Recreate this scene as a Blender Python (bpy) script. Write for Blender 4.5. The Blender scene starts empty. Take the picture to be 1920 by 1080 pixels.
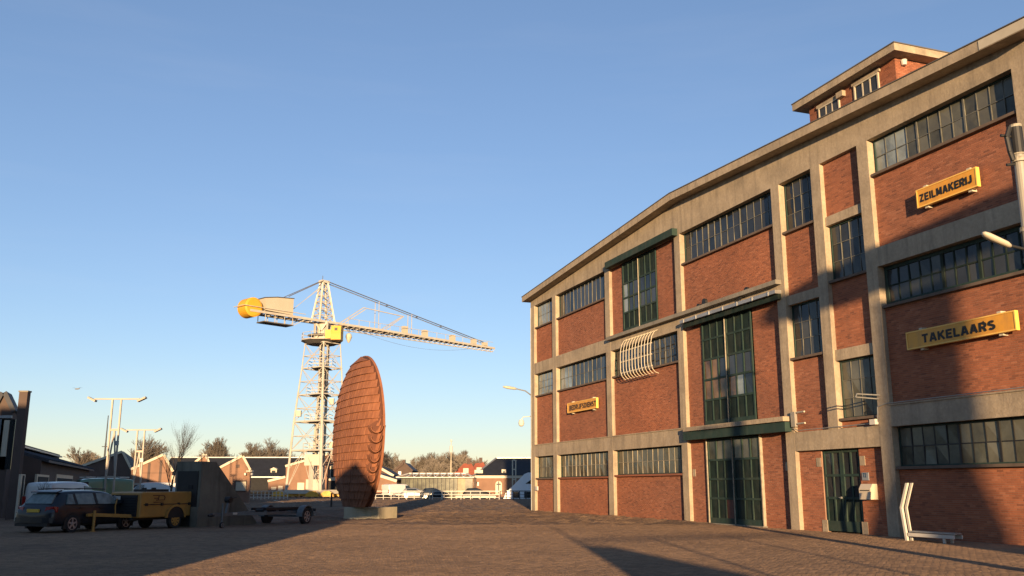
import bpy, bmesh, math, random
import numpy as np
from mathutils import Vector, Matrix
R = math.radians
random.seed(7); RNG = np.random.default_rng(7)
scene = bpy.context.scene
COL = scene.collection

# ------------------------------------------------------------------ camera
EYE = 1.6; FPX = 1729.4; PITCH = R(12.137)
cam_data = bpy.data.cameras.new('camera')
cam_data.sensor_width = 36.0
cam_data.lens = 36.0 * FPX / 1920.0
cam_data.clip_start = 0.1; cam_data.clip_end = 6000
cam = bpy.data.objects.new('camera', cam_data); COL.objects.link(cam)
cam.location = (0, 0, EYE); cam.rotation_euler = (R(90) + PITCH, 0, 0)
scene.camera = cam

# ------------------------------------------------------------------ sky and sun
SUN_AZ = R(-1.5); SUN_EL = R(5.0)          # the light travels towards SUN_AZ (from +Y towards +X)
world = bpy.data.worlds.new('World'); scene.world = world; world.use_nodes = True
wn = world.node_tree.nodes; wl = world.node_tree.links
wn.clear()
w_out = wn.new('ShaderNodeOutputWorld'); w_bg = wn.new('ShaderNodeBackground'); w_sky = wn.new('ShaderNodeTexSky')
w_sky.sky_type = 'NISHITA'; w_sky.sun_disc = False
w_sky.sun_elevation = SUN_EL; w_sky.sun_rotation = math.pi + SUN_AZ
w_sky.altitude = 0; w_sky.air_density = 0.9; w_sky.dust_density = 0.0; w_sky.ozone_density = 2.5
w_bg.inputs['Strength'].default_value = 0.138
w_gam = wn.new('ShaderNodeGamma'); w_gam.inputs['Gamma'].default_value = 0.8     # the camera's soft shoulder and white balance, the same over the whole sky
w_mul = wn.new('ShaderNodeVectorMath'); w_mul.operation = 'MULTIPLY'; w_mul.inputs[1].default_value = (0.99, 0.91, 1.01)
wl.new(w_sky.outputs[0], w_gam.inputs['Color']); wl.new(w_gam.outputs[0], w_mul.inputs[0]); w_tc = wn.new('ShaderNodeTexCoord'); w_mp = wn.new('ShaderNodeMapping'); w_mp.inputs['Scale'].default_value = (1.6, 1.6, 13.0); w_mp.inputs['Rotation'].default_value = (0.05, 0.04, 0.3)
w_no = wn.new('ShaderNodeTexNoise'); w_no.inputs['Scale'].default_value = 1.6; w_no.inputs['Detail'].default_value = 7; w_no.inputs['Roughness'].default_value = .55
w_rp = wn.new('ShaderNodeMapRange'); w_rp.inputs['From Min'].default_value = .52; w_rp.inputs['From Max'].default_value = .80; w_rp.inputs['To Max'].default_value = .04   # faint high cirrus
w_mx = wn.new('ShaderNodeMix'); w_mx.data_type = 'RGBA'; w_mx.inputs[7].default_value = (3.1, 2.9, 2.75, 1)
wl.new(w_tc.outputs['Generated'], w_mp.inputs[0]); wl.new(w_mp.outputs[0], w_no.inputs['Vector']); wl.new(w_no.outputs['Fac'], w_rp.inputs['Value'])
wl.new(w_rp.outputs[0], w_mx.inputs['Factor']); wl.new(w_mul.outputs[0], w_mx.inputs[6]); wl.new(w_mx.outputs[2], w_bg.inputs['Color']); wl.new(w_bg.outputs[0], w_out.inputs['Surface'])
sun_data = bpy.data.lights.new('sun', 'SUN'); sun_data.energy = 5.0; sun_data.angle = R(0.53); sun_data.color = (1.0, 0.68, 0.37)
sun = bpy.data.objects.new('sun', sun_data); COL.objects.link(sun)
TRAVEL = Vector((math.sin(SUN_AZ) * math.cos(SUN_EL), math.cos(SUN_AZ) * math.cos(SUN_EL), -math.sin(SUN_EL)))
sun.rotation_euler = TRAVEL.to_track_quat('-Z', 'Y').to_euler(); sun.location = (0, -50, 30)
scene.view_settings.view_transform = 'Standard'; scene.view_settings.look = 'None'
scene.view_settings.exposure = 1.2; scene.view_settings.gamma = 1.0; scene.view_settings.use_curve_mapping = False
scene.cycles.max_bounces = 5; scene.cycles.diffuse_bounces = 3; scene.cycles.glossy_bounces = 3
scene.cycles.transmission_bounces = 3; scene.cycles.transparent_max_bounces = 6
scene.cycles.use_denoising = True

# ------------------------------------------------------------------ survey helpers (picture measurement -> metres)
_F = Vector((0, math.cos(PITCH), math.sin(PITCH))); _U = Vector((0, -math.sin(PITCH), math.cos(PITCH))); _R = Vector((1, 0, 0))
def ray(px, py): return _F + _R * ((px - 960) / FPX) - _U * ((py - 540) / FPX)
def at(px, py, Y):
    q = ray(px, py); return Vector((0, 0, EYE)) + q * (Y / q.y)
class Frame:
    """a vertical wall: origin on the ground, u along it, n outwards"""
    def __init__(s, o, d, n): s.o = Vector(o); s.d = Vector(d).normalized(); s.n = Vector(n).normalized()
    def __call__(s, u, z, n=0): return s.o + s.d * u + s.n * n + Vector((0, 0, z))
    def px(s, x, y, n=0):
        q = ray(x, y); c = Vector((0, 0, EYE)); o = s.o + s.n * n
        t = (o - c).dot(s.n) / q.dot(s.n); p = c + q * t
        return (p - s.o).dot(s.d), p.z

# ------------------------------------------------------------------ mesh builder
class MB:
    def __init__(s): s.v = []; s.f = []; s.sm = False
    def add(s, vs, fs):
        b = len(s.v); s.v += [tuple(p) for p in vs]; s.f += [tuple(b + i for i in f) for f in fs]; return s
    def hexa(s, c):   # 8 corners: bottom ring 0-3, top ring 4-7
        return s.add(c, [(0, 3, 2, 1), (4, 5, 6, 7), (0, 1, 5, 4), (1, 2, 6, 5), (2, 3, 7, 6), (3, 0, 4, 7)])
    def box(s, x0, x1, y0, y1, z0, z1, T=None):
        c = [(x0, y0, z0), (x1, y0, z0), (x1, y1, z0), (x0, y1, z0), (x0, y0, z1), (x1, y0, z1), (x1, y1, z1), (x0, y1, z1)]
        if T: c = [T(*p) for p in c]
        return s.hexa(c)
    def fbox(s, fr, u0, u1, z0, z1, n0, n1):
        return s.box(u0, u1, z0, z1, n0, n1, lambda u, z, n: fr(u, z, n))
    def prism(s, ring0, ring1):
        n = len(ring0)
        return s.add(list(ring0) + list(ring1), [tuple(range(n))[::-1], tuple(range(n, 2 * n))] + [(i, (i + 1) % n, n + (i + 1) % n, n + i) for i in range(n)])
    def tube(s, a, b, r0, r1=None, n=6, caps=True):
        a = Vector(a); b = Vector(b); r1 = r0 if r1 is None else r1
        d = (b - a)
        if d.length < 1e-6: return s
        d.normalize(); x = d.orthogonal().normalized(); y = d.cross(x)
        vs = []
        for c, r in ((a, r0), (b, r1)):
            for i in range(n):
                t = 2 * math.pi * i / n; vs.append(c + x * (r * math.cos(t)) + y * (r * math.sin(t)))
        fs = [(i, (i + 1) % n, n + (i + 1) % n, n + i) for i in range(n)]
        if caps: fs += [tuple(range(n))[::-1], tuple(range(n, 2 * n))]
        return s.add(vs, fs)
    def path(s, pts, r, n=6):
        for a, b in zip(pts, pts[1:]): s.tube(a, b, r, r, n)
        return s
    def beam(s, a, b, w, h, up=(0, 0, 1)):
        a = Vector(a); b = Vector(b); d = (b - a).normalized(); up = Vector(up)
        x = d.cross(up)
        if x.length < 1e-4: x = d.orthogonal()
        x.normalize(); y = x.cross(d).normalized()
        X = x * (w / 2); Y = y * (h / 2)
        return s.hexa([a - X - Y, a + X - Y, b + X - Y, b - X - Y, a - X + Y, a + X + Y, b + X + Y, b - X + Y])
    def loft(s, rings, closed=True, caps=True):
        n = len(rings[0]); b = len(s.v)
        for r in rings: s.v += [tuple(p) for p in r]
        m = n if closed else n - 1
        for k in range(len(rings) - 1):
            for i in range(m):
                j = (i + 1) % n
                s.f.append((b + k * n + i, b + k * n + j, b + (k + 1) * n + j, b + (k + 1) * n + i))
        if caps and closed:
            s.f.append(tuple(b + i for i in range(n))[::-1]); s.f.append(tuple(b + (len(rings) - 1) * n + i for i in range(n)))
        return s
    def lathe(s, axis_o, axis_d, prof, n=20):
        """prof: list of (distance along axis, radius)"""
        o = Vector(axis_o); d = Vector(axis_d).normalized(); x = d.orthogonal().normalized(); y = d.cross(x)
        rings = [[o + d * a + x * (r * math.cos(2 * math.pi * i / n)) + y * (r * math.sin(2 * math.pi * i / n)) for i in range(n)] for a, r in prof]
        return s.loft(rings)
    def build(s, name, mat, parent=None, smooth=False, kind=None, label=None, recalc=True):
        me = bpy.data.meshes.new(name); me.from_pydata(s.v, [], s.f)
        if recalc:
            bm = bmesh.new(); bm.from_mesh(me); bmesh.ops.recalc_face_normals(bm, faces=bm.faces); bm.to_mesh(me); bm.free()
        return link_mesh(name, me, mat, parent, smooth, kind, label)
def link_mesh(name, me, mat, parent=None, smooth=False, kind=None, label=None):
    me.materials.append(mat)
    if smooth: me.polygons.foreach_set('use_smooth', [True] * len(me.polygons)); 
    o = bpy.data.objects.new(name, me); COL.objects.link(o)
    if parent is not None: attach(o, parent)
    if kind: o['kind'] = kind
    if label: o['label'] = label
    return o
def root_of(o):
    m = Matrix.Identity(4); p = o
    while p is not None: m = (p.matrix_parent_inverse @ p.matrix_basis if p.parent else p.matrix_basis) @ m; p = p.parent
    return m
def attach(o, parent):
    o.parent = parent; o.matrix_parent_inverse = root_of(parent).inverted()
def tag(o, label, cat, group=None, kind=None):
    if label: o['label'] = label
    if cat: o['category'] = cat
    if group: o['group'] = group
    if kind: o['kind'] = kind
    return o
def thing(name, label, cat, loc=(0, 0, 0), group=None):
    o = bpy.data.objects.new(name, None); COL.objects.link(o); o.location = loc; o.empty_display_size = 0.3
    return tag(o, label, cat, group)
def copy_tree(o, parent=None):
    c = o.copy(); COL.objects.link(c)
    if parent is not None: c.parent = parent; c.matrix_parent_inverse = o.matrix_parent_inverse.copy()
    for ch in list(o.children): copy_tree(ch, c)
    return c

# ------------------------------------------------------------------ materials
def _mix(nt, a, b, fac, blend='MIX'):
    m = nt.nodes.new('ShaderNodeMix'); m.data_type = 'RGBA'; m.blend_type = blend
    for s, v in ((m.inputs['Factor'], fac), (m.inputs[6], a), (m.inputs[7], b)):
        if isinstance(v, bpy.types.NodeSocket): nt.links.new(v, s)
        elif isinstance(v, (int, float)): s.default_value = v
        else: s.default_value = (*v, 1)
    return m.outputs[2]
def _noise(nt, co, scale, detail=4, rough=.55, stretch=None):
    if stretch:
        mp = nt.nodes.new('ShaderNodeMapping'); mp.inputs['Scale'].default_value = stretch; nt.links.new(co, mp.inputs[0]); co = mp.outputs[0]
    n = nt.nodes.new('ShaderNodeTexNoise'); n.inputs['Scale'].default_value = scale; n.inputs['Detail'].default_value = detail; n.inputs['Roughness'].default_value = rough
    nt.links.new(co, n.inputs['Vector']); return n.outputs['Fac']
def _ramp(nt, fac, stops):
    r = nt.nodes.new('ShaderNodeValToRGB'); nt.links.new(fac, r.inputs[0]); e = r.color_ramp.elements
    while len(e) < len(stops): e.new(0.5)
    for el, (p, c) in zip(e, stops): el.position = p; el.color = (*c, 1) if len(c) == 3 else c
    return r.outputs[0]
def mat(name, c, rough=.7, metal=0.0, var=.25, scale=2.0, dirt=None, dirt_amt=.5, dirt_scale=.7, streak=0.0, bump=0.0, bump_scale=30.0, spec=.5, coat=0.0):
    m = bpy.data.materials.new(name); m.use_nodes = True; nt = m.node_tree; b = nt.nodes['Principled BSDF']
    co = nt.nodes.new('ShaderNodeTexCoord').outputs['Object']
    f = _noise(nt, co, scale, 5)
    col = _ramp(nt, f, [(.25, tuple(x * (1 - var) for x in c)), (.75, tuple(min(1, x * (1 + var)) for x in c))])
    if dirt is not None:
        d = _noise(nt, co, dirt_scale, 6, .65)
        d = _ramp(nt, d, [(.48, (0, 0, 0)), (.72, (dirt_amt,) * 3)])
        col = _mix(nt, col, dirt, d)
        if streak:
            s = _noise(nt, co, 2.2, 4, .6, (1.6, 1.6, .16)); s = _ramp(nt, s, [(.5, (0, 0, 0)), (.72, (streak,) * 3)])
            col = _mix(nt, col, dirt, s)
    nt.links.new(col, b.inputs['Base Color'])
    b.inputs['Roughness'].default_value = rough; b.inputs['Metallic'].default_value = metal
    b.inputs['Specular IOR Level'].default_value = spec
    if coat: b.inputs['Coat Weight'].default_value = coat; b.inputs['Coat Roughness'].default_value = .08
    if bump:
        bn = nt.nodes.new('ShaderNodeBump'); bn.inputs['Strength'].default_value = bump; bn.inputs['Distance'].default_value = .02
        nt.links.new(_noise(nt, co, bump_scale, 4), bn.inputs['Height']); nt.links.new(bn.outputs[0], b.inputs['Normal'])
    return m
M = {}
def concrete_mat():
    m = mat('concrete', (.37, .30, .215), .85, var=.16, scale=1.3, dirt=(.18, .15, .115), dirt_amt=.6, dirt_scale=.55, streak=.6, bump=.4, bump_scale=14, spec=.3)
    nt = m.node_tree; b = nt.nodes['Principled BSDF']; src = b.inputs['Base Color'].links[0].from_socket
    P = nt.nodes.new('ShaderNodeNewGeometry').outputs['Position']
    fine = _ramp(nt, _noise(nt, P, 9, 6, .75), [(.3, (.80, .79, .77)), (.7, (1.10, 1.10, 1.09))]); col = _mix(nt, src, fine, 1.0, 'MULTIPLY')
    pale = _ramp(nt, _noise(nt, P, .8, 3, .5, (1, 1, 1.6)), [(.62, (0, 0, 0)), (.66, (.28,) * 3)]); col = _mix(nt, col, (.42, .35, .26), pale)
    drip = _ramp(nt, _noise(nt, P, 5.5, 4, .6, (1.2, 1.2, .07)), [(.62, (0, 0, 0)), (.78, (.4,) * 3)]); col = _mix(nt, col, (.16, .13, .10), drip)
    nt.links.new(col, b.inputs['Base Color']); return m
M['concrete'] = concrete_mat()
M['concrete_dark'] = mat('concrete_dark', (.22, .20, .165), .9, var=.2, scale=1.0, dirt=(.10, .09, .075), dirt_amt=.6, streak=.4, bump=.4, bump_scale=10, spec=.3)
M['sill'] = mat('sill_brown', (.115, .082, .06), .85, var=.25, scale=3)
M['wedge'] = mat('wedge_concrete', (.15, .138, .108), .9, var=.25, scale=1.0, dirt=(.045, .042, .034), dirt_amt=.6, streak=.5, bump=.4, bump_scale=10, spec=.2)  # darker concrete tone with still darker blotches and streaks
M['bar_pale'] = mat('pale_glazing_bar', (.26, .23, .17), .6, var=.3, scale=3, dirt=(.1, .09, .07), dirt_amt=.5, dirt_scale=3)
M['plinth'] = mat('plinth_concrete', (.40, .35, .25), .9, var=.12, scale=2, dirt=(.20, .19, .10), dirt_amt=.6, dirt_scale=1.2, streak=.3, bump=.3, bump_scale=12, spec=.3)
M['felt'] = mat('roof_felt', (.09, .085, .08), .9, var=.3, scale=.6)
M['mortar'] = mat('mortar', (.27, .165, .115), .95, var=.2, scale=3, spec=.2)
M['green'] = mat('green_paint', (.022, .043, .037), .75, spec=.2, var=.22, scale=3, dirt=(.075, .075, .055), dirt_amt=.35, dirt_scale=1.2, streak=.25, bump=.1)
M['green_dark'] = mat('green_panel_paint', (.012, .023, .020), .75, spec=.15, var=.25, scale=2.5, dirt=(.06, .06, .045), dirt_amt=.35, dirt_scale=2, streak=.3)
M['bare_wood'] = mat('weathered_wood', (.30, .26, .19), .8, var=.3, scale=5)
M['red_panel'] = mat('red_brown_panel', (.085, .028, .018), .6, var=.3, scale=6)
M['steel_bar'] = mat('glazing_bar_paint', (.10, .10, .085), .6, var=.3, scale=3, dirt=(.22, .2, .15), dirt_amt=.5, dirt_scale=2)
M['white'] = mat('white_paint', (.52, .49, .43), .5, var=.06, scale=2, dirt=(.4, .36, .28), dirt_amt=.35, dirt_scale=1.1)
M['cream'] = mat('cream_paint', (.46, .41, .31), .55, var=.08, scale=2, dirt=(.35, .29, .2), dirt_amt=.4)
M['galv'] = mat('galvanised_steel', (.34, .34, .33), .45, .55, var=.12, scale=4, dirt=(.2, .18, .15), dirt_amt=.4)
M['pole'] = mat('grey_pole_paint', (.26, .24, .205), .55, var=.08, scale=3, dirt=(.2, .18, .14), dirt_amt=.4)
M['mast'] = mat('aged_mast_paint', (.37, .32, .26), .6, var=.1, scale=2, dirt=(.25, .2, .15), dirt_amt=.4)
M['trailer'] = mat('dull_galvanising', (.13, .135, .135), .6, .3, var=.2, scale=4)
M['black'] = mat('black_paint', (.012, .012, .012), .6, var=.3)
M['rubber'] = mat('rubber', (.014, .014, .015), .85, var=.3, scale=6)
M['sign'] = mat('yellow_sign', (.66, .31, .03), .5, var=.1, scale=1.5, dirt=(.40, .20, .05), dirt_amt=.55, dirt_scale=2.2, streak=.45)
M['sign_edge'] = mat('sign_edge', (.78, .47, .10), .5, var=.06)
M['ink'] = mat('black_lettering', (.010, .009, .008), .6, var=.1)
M['yellow'] = mat('machine_yellow', (.37, .185, .04), .55, var=.12, scale=2, dirt=(.22, .12, .04), dirt_amt=.5, dirt_scale=1.6, streak=.35)
M['crane_yellow'] = mat('crane_yellow', (.58, .30, .02), .5, var=.08, scale=.8, dirt=(.5, .27, .06), dirt_amt=.4)
M['crane'] = mat('crane_paint', (.40, .375, .32), .6, var=.12, scale=.6, dirt=(.32, .22, .14), dirt_amt=.55, dirt_scale=.5)
M['crane_pale'] = mat('crane_pale_panel', (.40, .36, .28), .6, var=.06, scale=.5, dirt=(.38, .31, .22), dirt_amt=.35)
M['crane_deck'] = mat('crane_deck_steel', (.075, .068, .062), .8, var=.3, scale=.8)
M['carpaint'] = mat('dark_blue_grey_paint', (.011, .015, .021), .38, .2, var=.05, coat=.25)
M['glass_dark'] = mat('car_glass', (.02, .026, .028), .06, var=.1, spec=.8)
M['glass_fog'] = mat('fogged_car_glass', (.13, .16, .15), .25, var=.5, scale=3, spec=.6)
M['red'] = mat('tail_light_red', (.25, .012, .01), .2, var=.1)
M['plate'] = mat('number_plate_yellow', (.60, .38, .04), .4, var=.1)
M['chrome'] = mat('alloy', (.42, .42, .43), .35, .7, var=.1)
M['van_white'] = mat('van_white_paint', (.50, .50, .48), .35, var=.05, coat=.5)
M['van_green'] = mat('van_green_paint', (.10, .19, .12), .3, .1, var=.1, coat=.6)
M['slate'] = mat('slate_roof', (.011, .013, .018), .75, var=.35, scale=1.2, bump=.4, bump_scale=3)
M['tile_dark'] = mat('dark_roof_tiles', (.036, .038, .046), .7, var=.4, scale=2.0, bump=.5, bump_scale=4)
M['red_tile'] = mat('red_roof_tiles', (.36, .10, .05), .8, var=.2, scale=1.0, bump=.4, bump_scale=4)
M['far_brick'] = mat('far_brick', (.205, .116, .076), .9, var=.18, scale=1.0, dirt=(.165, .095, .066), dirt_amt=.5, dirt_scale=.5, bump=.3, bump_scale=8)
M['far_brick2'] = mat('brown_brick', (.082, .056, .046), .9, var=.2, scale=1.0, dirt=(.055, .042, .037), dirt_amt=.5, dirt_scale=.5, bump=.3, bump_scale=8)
M['bark'] = mat('bark', (.105, .082, .062), .9, var=.25, scale=3)
M['bark_dark'] = mat('dark_bark', (.06, .048, .038), .9, var=.25, scale=3)
M['twig'] = mat('fine_twigs', (.155, .132, .11), .95, var=.25, scale=.4)
M['pav_glass'] = mat('pavilion_reflections', (.075, .078, .055), .12, var=.95, scale=1.3, dirt=(.015, .017, .015), dirt_amt=.9, dirt_scale=1.0, streak=.7, spec=.5)  # strong mottling paints tree reflections into the glass
M['yacht'] = mat('yacht_white', (.62, .66, .70), .3, var=.03, coat=.4)
M['interior'] = mat('interior_dark', (.012, .012, .013), .9)
M['grey_plate'] = mat('grey_enamel', (.20, .22, .24), .5, var=.1)
M['blue_ink'] = mat('blue_digits', (.02, .06, .12), .5)
M['mail'] = mat('mailbox_paint', (.52, .44, .33), .45, var=.06, dirt=(.4, .33, .24))
M['dirty_white'] = mat('flaking_white_tape', (.30, .27, .21), .8, var=.3, scale=8, dirt=(.012, .011, .010), dirt_amt=1.0, dirt_scale=5)

def glass_mat(name, tint, rough, mott=.5, milky=0.0):
    """old window glass in front of a dark room: a mirror-like film over a dull, mottled ground"""
    m = bpy.data.materials.new(name); m.use_nodes = True; nt = m.node_tree; b = nt.nodes['Principled BSDF']
    co = nt.nodes.new('ShaderNodeTexCoord').outputs['Object']
    oi = nt.nodes.new('ShaderNodeObjectInfo')
    geo = nt.nodes.new('ShaderNodeNewGeometry')
    f = _noise(nt, geo.outputs['Position'], 1.1, 5, .6)
    c1 = _ramp(nt, f, [(.3, tuple(x * (1 - mott) for x in tint)), (.7, tuple(x * (1 + mott) for x in tint))])
    mm = nt.nodes.new('ShaderNodeMath'); mm.operation = 'MULTIPLY'; mm.inputs[1].default_value = milky; nt.links.new(oi.outputs['Random'], mm.inputs[0])
    c1 = _mix(nt, c1, (.26, .25, .20), mm.outputs[0])
    nt.links.new(c1, b.inputs['Base Color'])
    b.inputs['Roughness'].default_value = rough; b.inputs['IOR'].default_value = 1.45; b.inputs['Specular IOR Level'].default_value = .38
    bn = nt.nodes.new('ShaderNodeBump'); bn.inputs['Strength'].default_value = .12; bn.inputs['Distance'].default_value = .03
    nt.links.new(_noise(nt, geo.outputs['Position'], 2.6, 2), bn.inputs['Height']); nt.links.new(bn.outputs[0], b.inputs['Normal'])
    return m
M['pane'] = glass_mat('window_glass', (.014, .018, .024), .05, .5, .16)
M['pane_milky'] = glass_mat('dirty_window_glass', (.055, .056, .042), .14, .7, .35)
M['pane_warm'] = glass_mat('painted_room_glow', (.14, .075, .03), .08, .7, .1)  # orange base colour stands in for light inside the room
M['pane_pale'] = glass_mat('painted_reflection_glass', (.20, .24, .25), .10, .5, .3)  # pale base colour paints a bright reflection into the panes

def brick_mat(name, use_attr):
    m = bpy.data.materials.new(name); m.use_nodes = True; nt = m.node_tree; b = nt.nodes['Principled BSDF']
    if use_attr:
        a = nt.nodes.new('ShaderNodeAttribute'); a.attribute_name = 'tint'; fac = a.outputs['Fac']
    else:
        fac = nt.nodes.new('ShaderNodeObjectInfo').outputs['Random']
    geo = nt.nodes.new('ShaderNodeNewGeometry')
    col = _ramp(nt, fac, [(.0, (.19, .074, .046)), (.12, (.25, .098, .057)), (.5, (.30, .113, .062)), (.88, (.33, .128, .070)), (1., (.37, .155, .09))])
    n0 = _noise(nt, geo.outputs['Position'], .11, 3, .5); n0 = _ramp(nt, n0, [(.35, (.84, .92, 1.06)), (.65, (1.07, 1.0, .94))]); col = _mix(nt, col, n0, 1.0, 'MULTIPLY')
    n1 = _noise(nt, geo.outputs['Position'], .45, 5, .6); n1 = _ramp(nt, n1, [(.35, (.84, .82, .82)), (.7, (1.1, 1.08, 1.05))])
    col = _mix(nt, col, n1, 1.0, 'MULTIPLY')
    n2 = _noise(nt, geo.outputs['Position'], 1.1, 6, .7); n2 = _ramp(nt, n2, [(.58, (0, 0, 0)), (.8, (.25,) * 3)])
    col = _mix(nt, col, (.13, .075, .055), n2)
    n3 = _noise(nt, geo.outputs['Position'], 1.5, 5, .65, (1.3, 1.3, .22)); n3 = _ramp(nt, n3, [(.58, (0, 0, 0)), (.78, (.32,) * 3)])
    col = _mix(nt, col, (.12, .064, .046), n3)
    n4 = _noise(nt, geo.outputs['Position'], 2.3, 6, .75, (1, 1, .6)); n4 = _ramp(nt, n4, [(.66, (0, 0, 0)), (.82, (.3,) * 3)])
    col = _mix(nt, col, (.38, .22, .15), n4)
    nt.links.new(col, b.inputs['Base Color']); b.inputs['Roughness'].default_value = .9; b.inputs['Specular IOR Level'].default_value = .25
    bn = nt.nodes.new('ShaderNodeBump'); bn.inputs['Strength'].default_value = .5; bn.inputs['Distance'].default_value = .01
    nt.links.new(_noise(nt, geo.outputs['Position'], 45, 3), bn.inputs['Height']); nt.links.new(bn.outputs[0], b.inputs['Normal'])
    return m
M['brick'] = brick_mat('red_brick', True); M['brick_single'] = brick_mat('red_brick_single', False)

def ground_mat():
    m = bpy.data.materials.new('brick_paving'); m.use_nodes = True; nt = m.node_tree; b = nt.nodes['Principled BSDF']
    co = nt.nodes.new('ShaderNodeTexCoord').outputs['Object']
    mp = nt.nodes.new('ShaderNodeMapping'); mp.inputs['Rotation'].default_value = (0, 0, R(-19.82)); nt.links.new(co, mp.inputs[0])
    bt = nt.nodes.new('ShaderNodeTexBrick'); bt.inputs['Scale'].default_value = 1.0; bt.inputs['Brick Width'].default_value = .21; bt.inputs['Row Height'].default_value = .105
    bt.inputs['Mortar Size'].default_value = .006; bt.inputs['Color1'].default_value = (.22, .147, .097, 1); bt.inputs['Color2'].default_value = (.17, .118, .083, 1); bt.inputs['Mortar'].default_value = (.115, .087, .064, 1)
    nt.links.new(mp.outputs[0], bt.inputs['Vector'])
    n1 = _noise(nt, co, .12, 6, .6); n1 = _ramp(nt, n1, [(.3, (.78, .78, .8)), (.7, (1.18, 1.15, 1.1))])
    col = _mix(nt, bt.outputs['Color'], n1, 1.0, 'MULTIPLY')
    n2 = _noise(nt, co, .9, 6, .7); n2 = _ramp(nt, n2, [(.55, (0, 0, 0)), (.8, (.35,) * 3)])
    col = _mix(nt, col, (.23, .165, .115), n2)
    n5 = _noise(nt, P if 'P' in dir() else co, .33, 5, .7); n5 = _ramp(nt, n5, [(.52, (0, 0, 0)), (.7, (.45,) * 3)]); col = _mix(nt, col, (.10, .072, .055), n5)
    nt.links.new(col, b.inputs['Base Color']); b.inputs['Roughness'].default_value = .95; b.inputs['Specular IOR Level'].default_value = .12
    bn = nt.nodes.new('ShaderNodeBump'); bn.inputs['Strength'].default_value = 1.0; bn.inputs['Distance'].default_value = .05
    nn = _noise(nt, co, 9, 5, .7); nt.links.new(nn, bn.inputs['Height']); nt.links.new(bn.outputs[0], b.inputs['Normal'])
    return m
M['ground'] = ground_mat()
def paver_mat(name, use_attr):
    m = bpy.data.materials.new(name); m.use_nodes = True; nt = m.node_tree; b = nt.nodes['Principled BSDF']
    if use_attr:
        a = nt.nodes.new('ShaderNodeAttribute'); a.attribute_name = 'tint'; fac = a.outputs['Fac']
    else: fac = nt.nodes.new('ShaderNodeObjectInfo').outputs['Random']
    geo = nt.nodes.new('ShaderNodeNewGeometry'); P = geo.outputs['Position']
    col = _ramp(nt, fac, [(0, (.185, .125, .082)), (.5, (.228, .152, .098)), (1, (.272, .182, .118))])
    n1 = _noise(nt, P, .12, 6, .6); n1 = _ramp(nt, n1, [(.3, (.78, .78, .8)), (.7, (1.18, 1.15, 1.1))])
    col = _mix(nt, col, n1, 1.0, 'MULTIPLY')
    n2 = _noise(nt, P, .9, 6, .7); n2 = _ramp(nt, n2, [(.55, (0, 0, 0)), (.8, (.35,) * 3)])
    col = _mix(nt, col, (.23, .165, .115), n2)
    n5 = _noise(nt, P if 'P' in dir() else co, .33, 5, .7); n5 = _ramp(nt, n5, [(.52, (0, 0, 0)), (.7, (.45,) * 3)]); col = _mix(nt, col, (.10, .072, .055), n5)
    nt.links.new(col, b.inputs['Base Color']); b.inputs['Roughness'].default_value = .95; b.inputs['Specular IOR Level'].default_value = .12
    bn = nt.nodes.new('ShaderNodeBump'); bn.inputs['Strength'].default_value = .7; bn.inputs['Distance'].default_value = .02
    nt.links.new(_noise(nt, P, 55, 4, .75), bn.inputs['Height']); nt.links.new(bn.outputs[0], b.inputs['Normal'])
    return m
M['paver'] = paver_mat('clinker_paver', True); M['paver_single'] = paver_mat('clinker_paver_single', False)

def rust_mat():
    m = bpy.data.materials.new('weathering_steel'); m.use_nodes = True; nt = m.node_tree; b = nt.nodes['Principled BSDF']
    co = nt.nodes.new('ShaderNodeTexCoord').outputs['Object']
    f = _noise(nt, co, 1.2, 6, .65)
    col = _ramp(nt, f, [(.3, (.175, .068, .034)), (.55, (.255, .102, .052)), (.8, (.315, .142, .078))])
    s = _noise(nt, co, 3.0, 4, .6, (2.2, 2.2, .12)); s = _ramp(nt, s, [(.5, (0, 0, 0)), (.75, (.55,) * 3)])
    col = _mix(nt, col, (.15, .05, .025), s)
    nt.links.new(col, b.inputs['Base Color']); b.inputs['Roughness'].default_value = .85; b.inputs['Specular IOR Level'].default_value = .25
    return m
M['rust'] = rust_mat()
M['rust_dark'] = mat('dark_rust', (.10, .035, .018), .9, var=.3)

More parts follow.
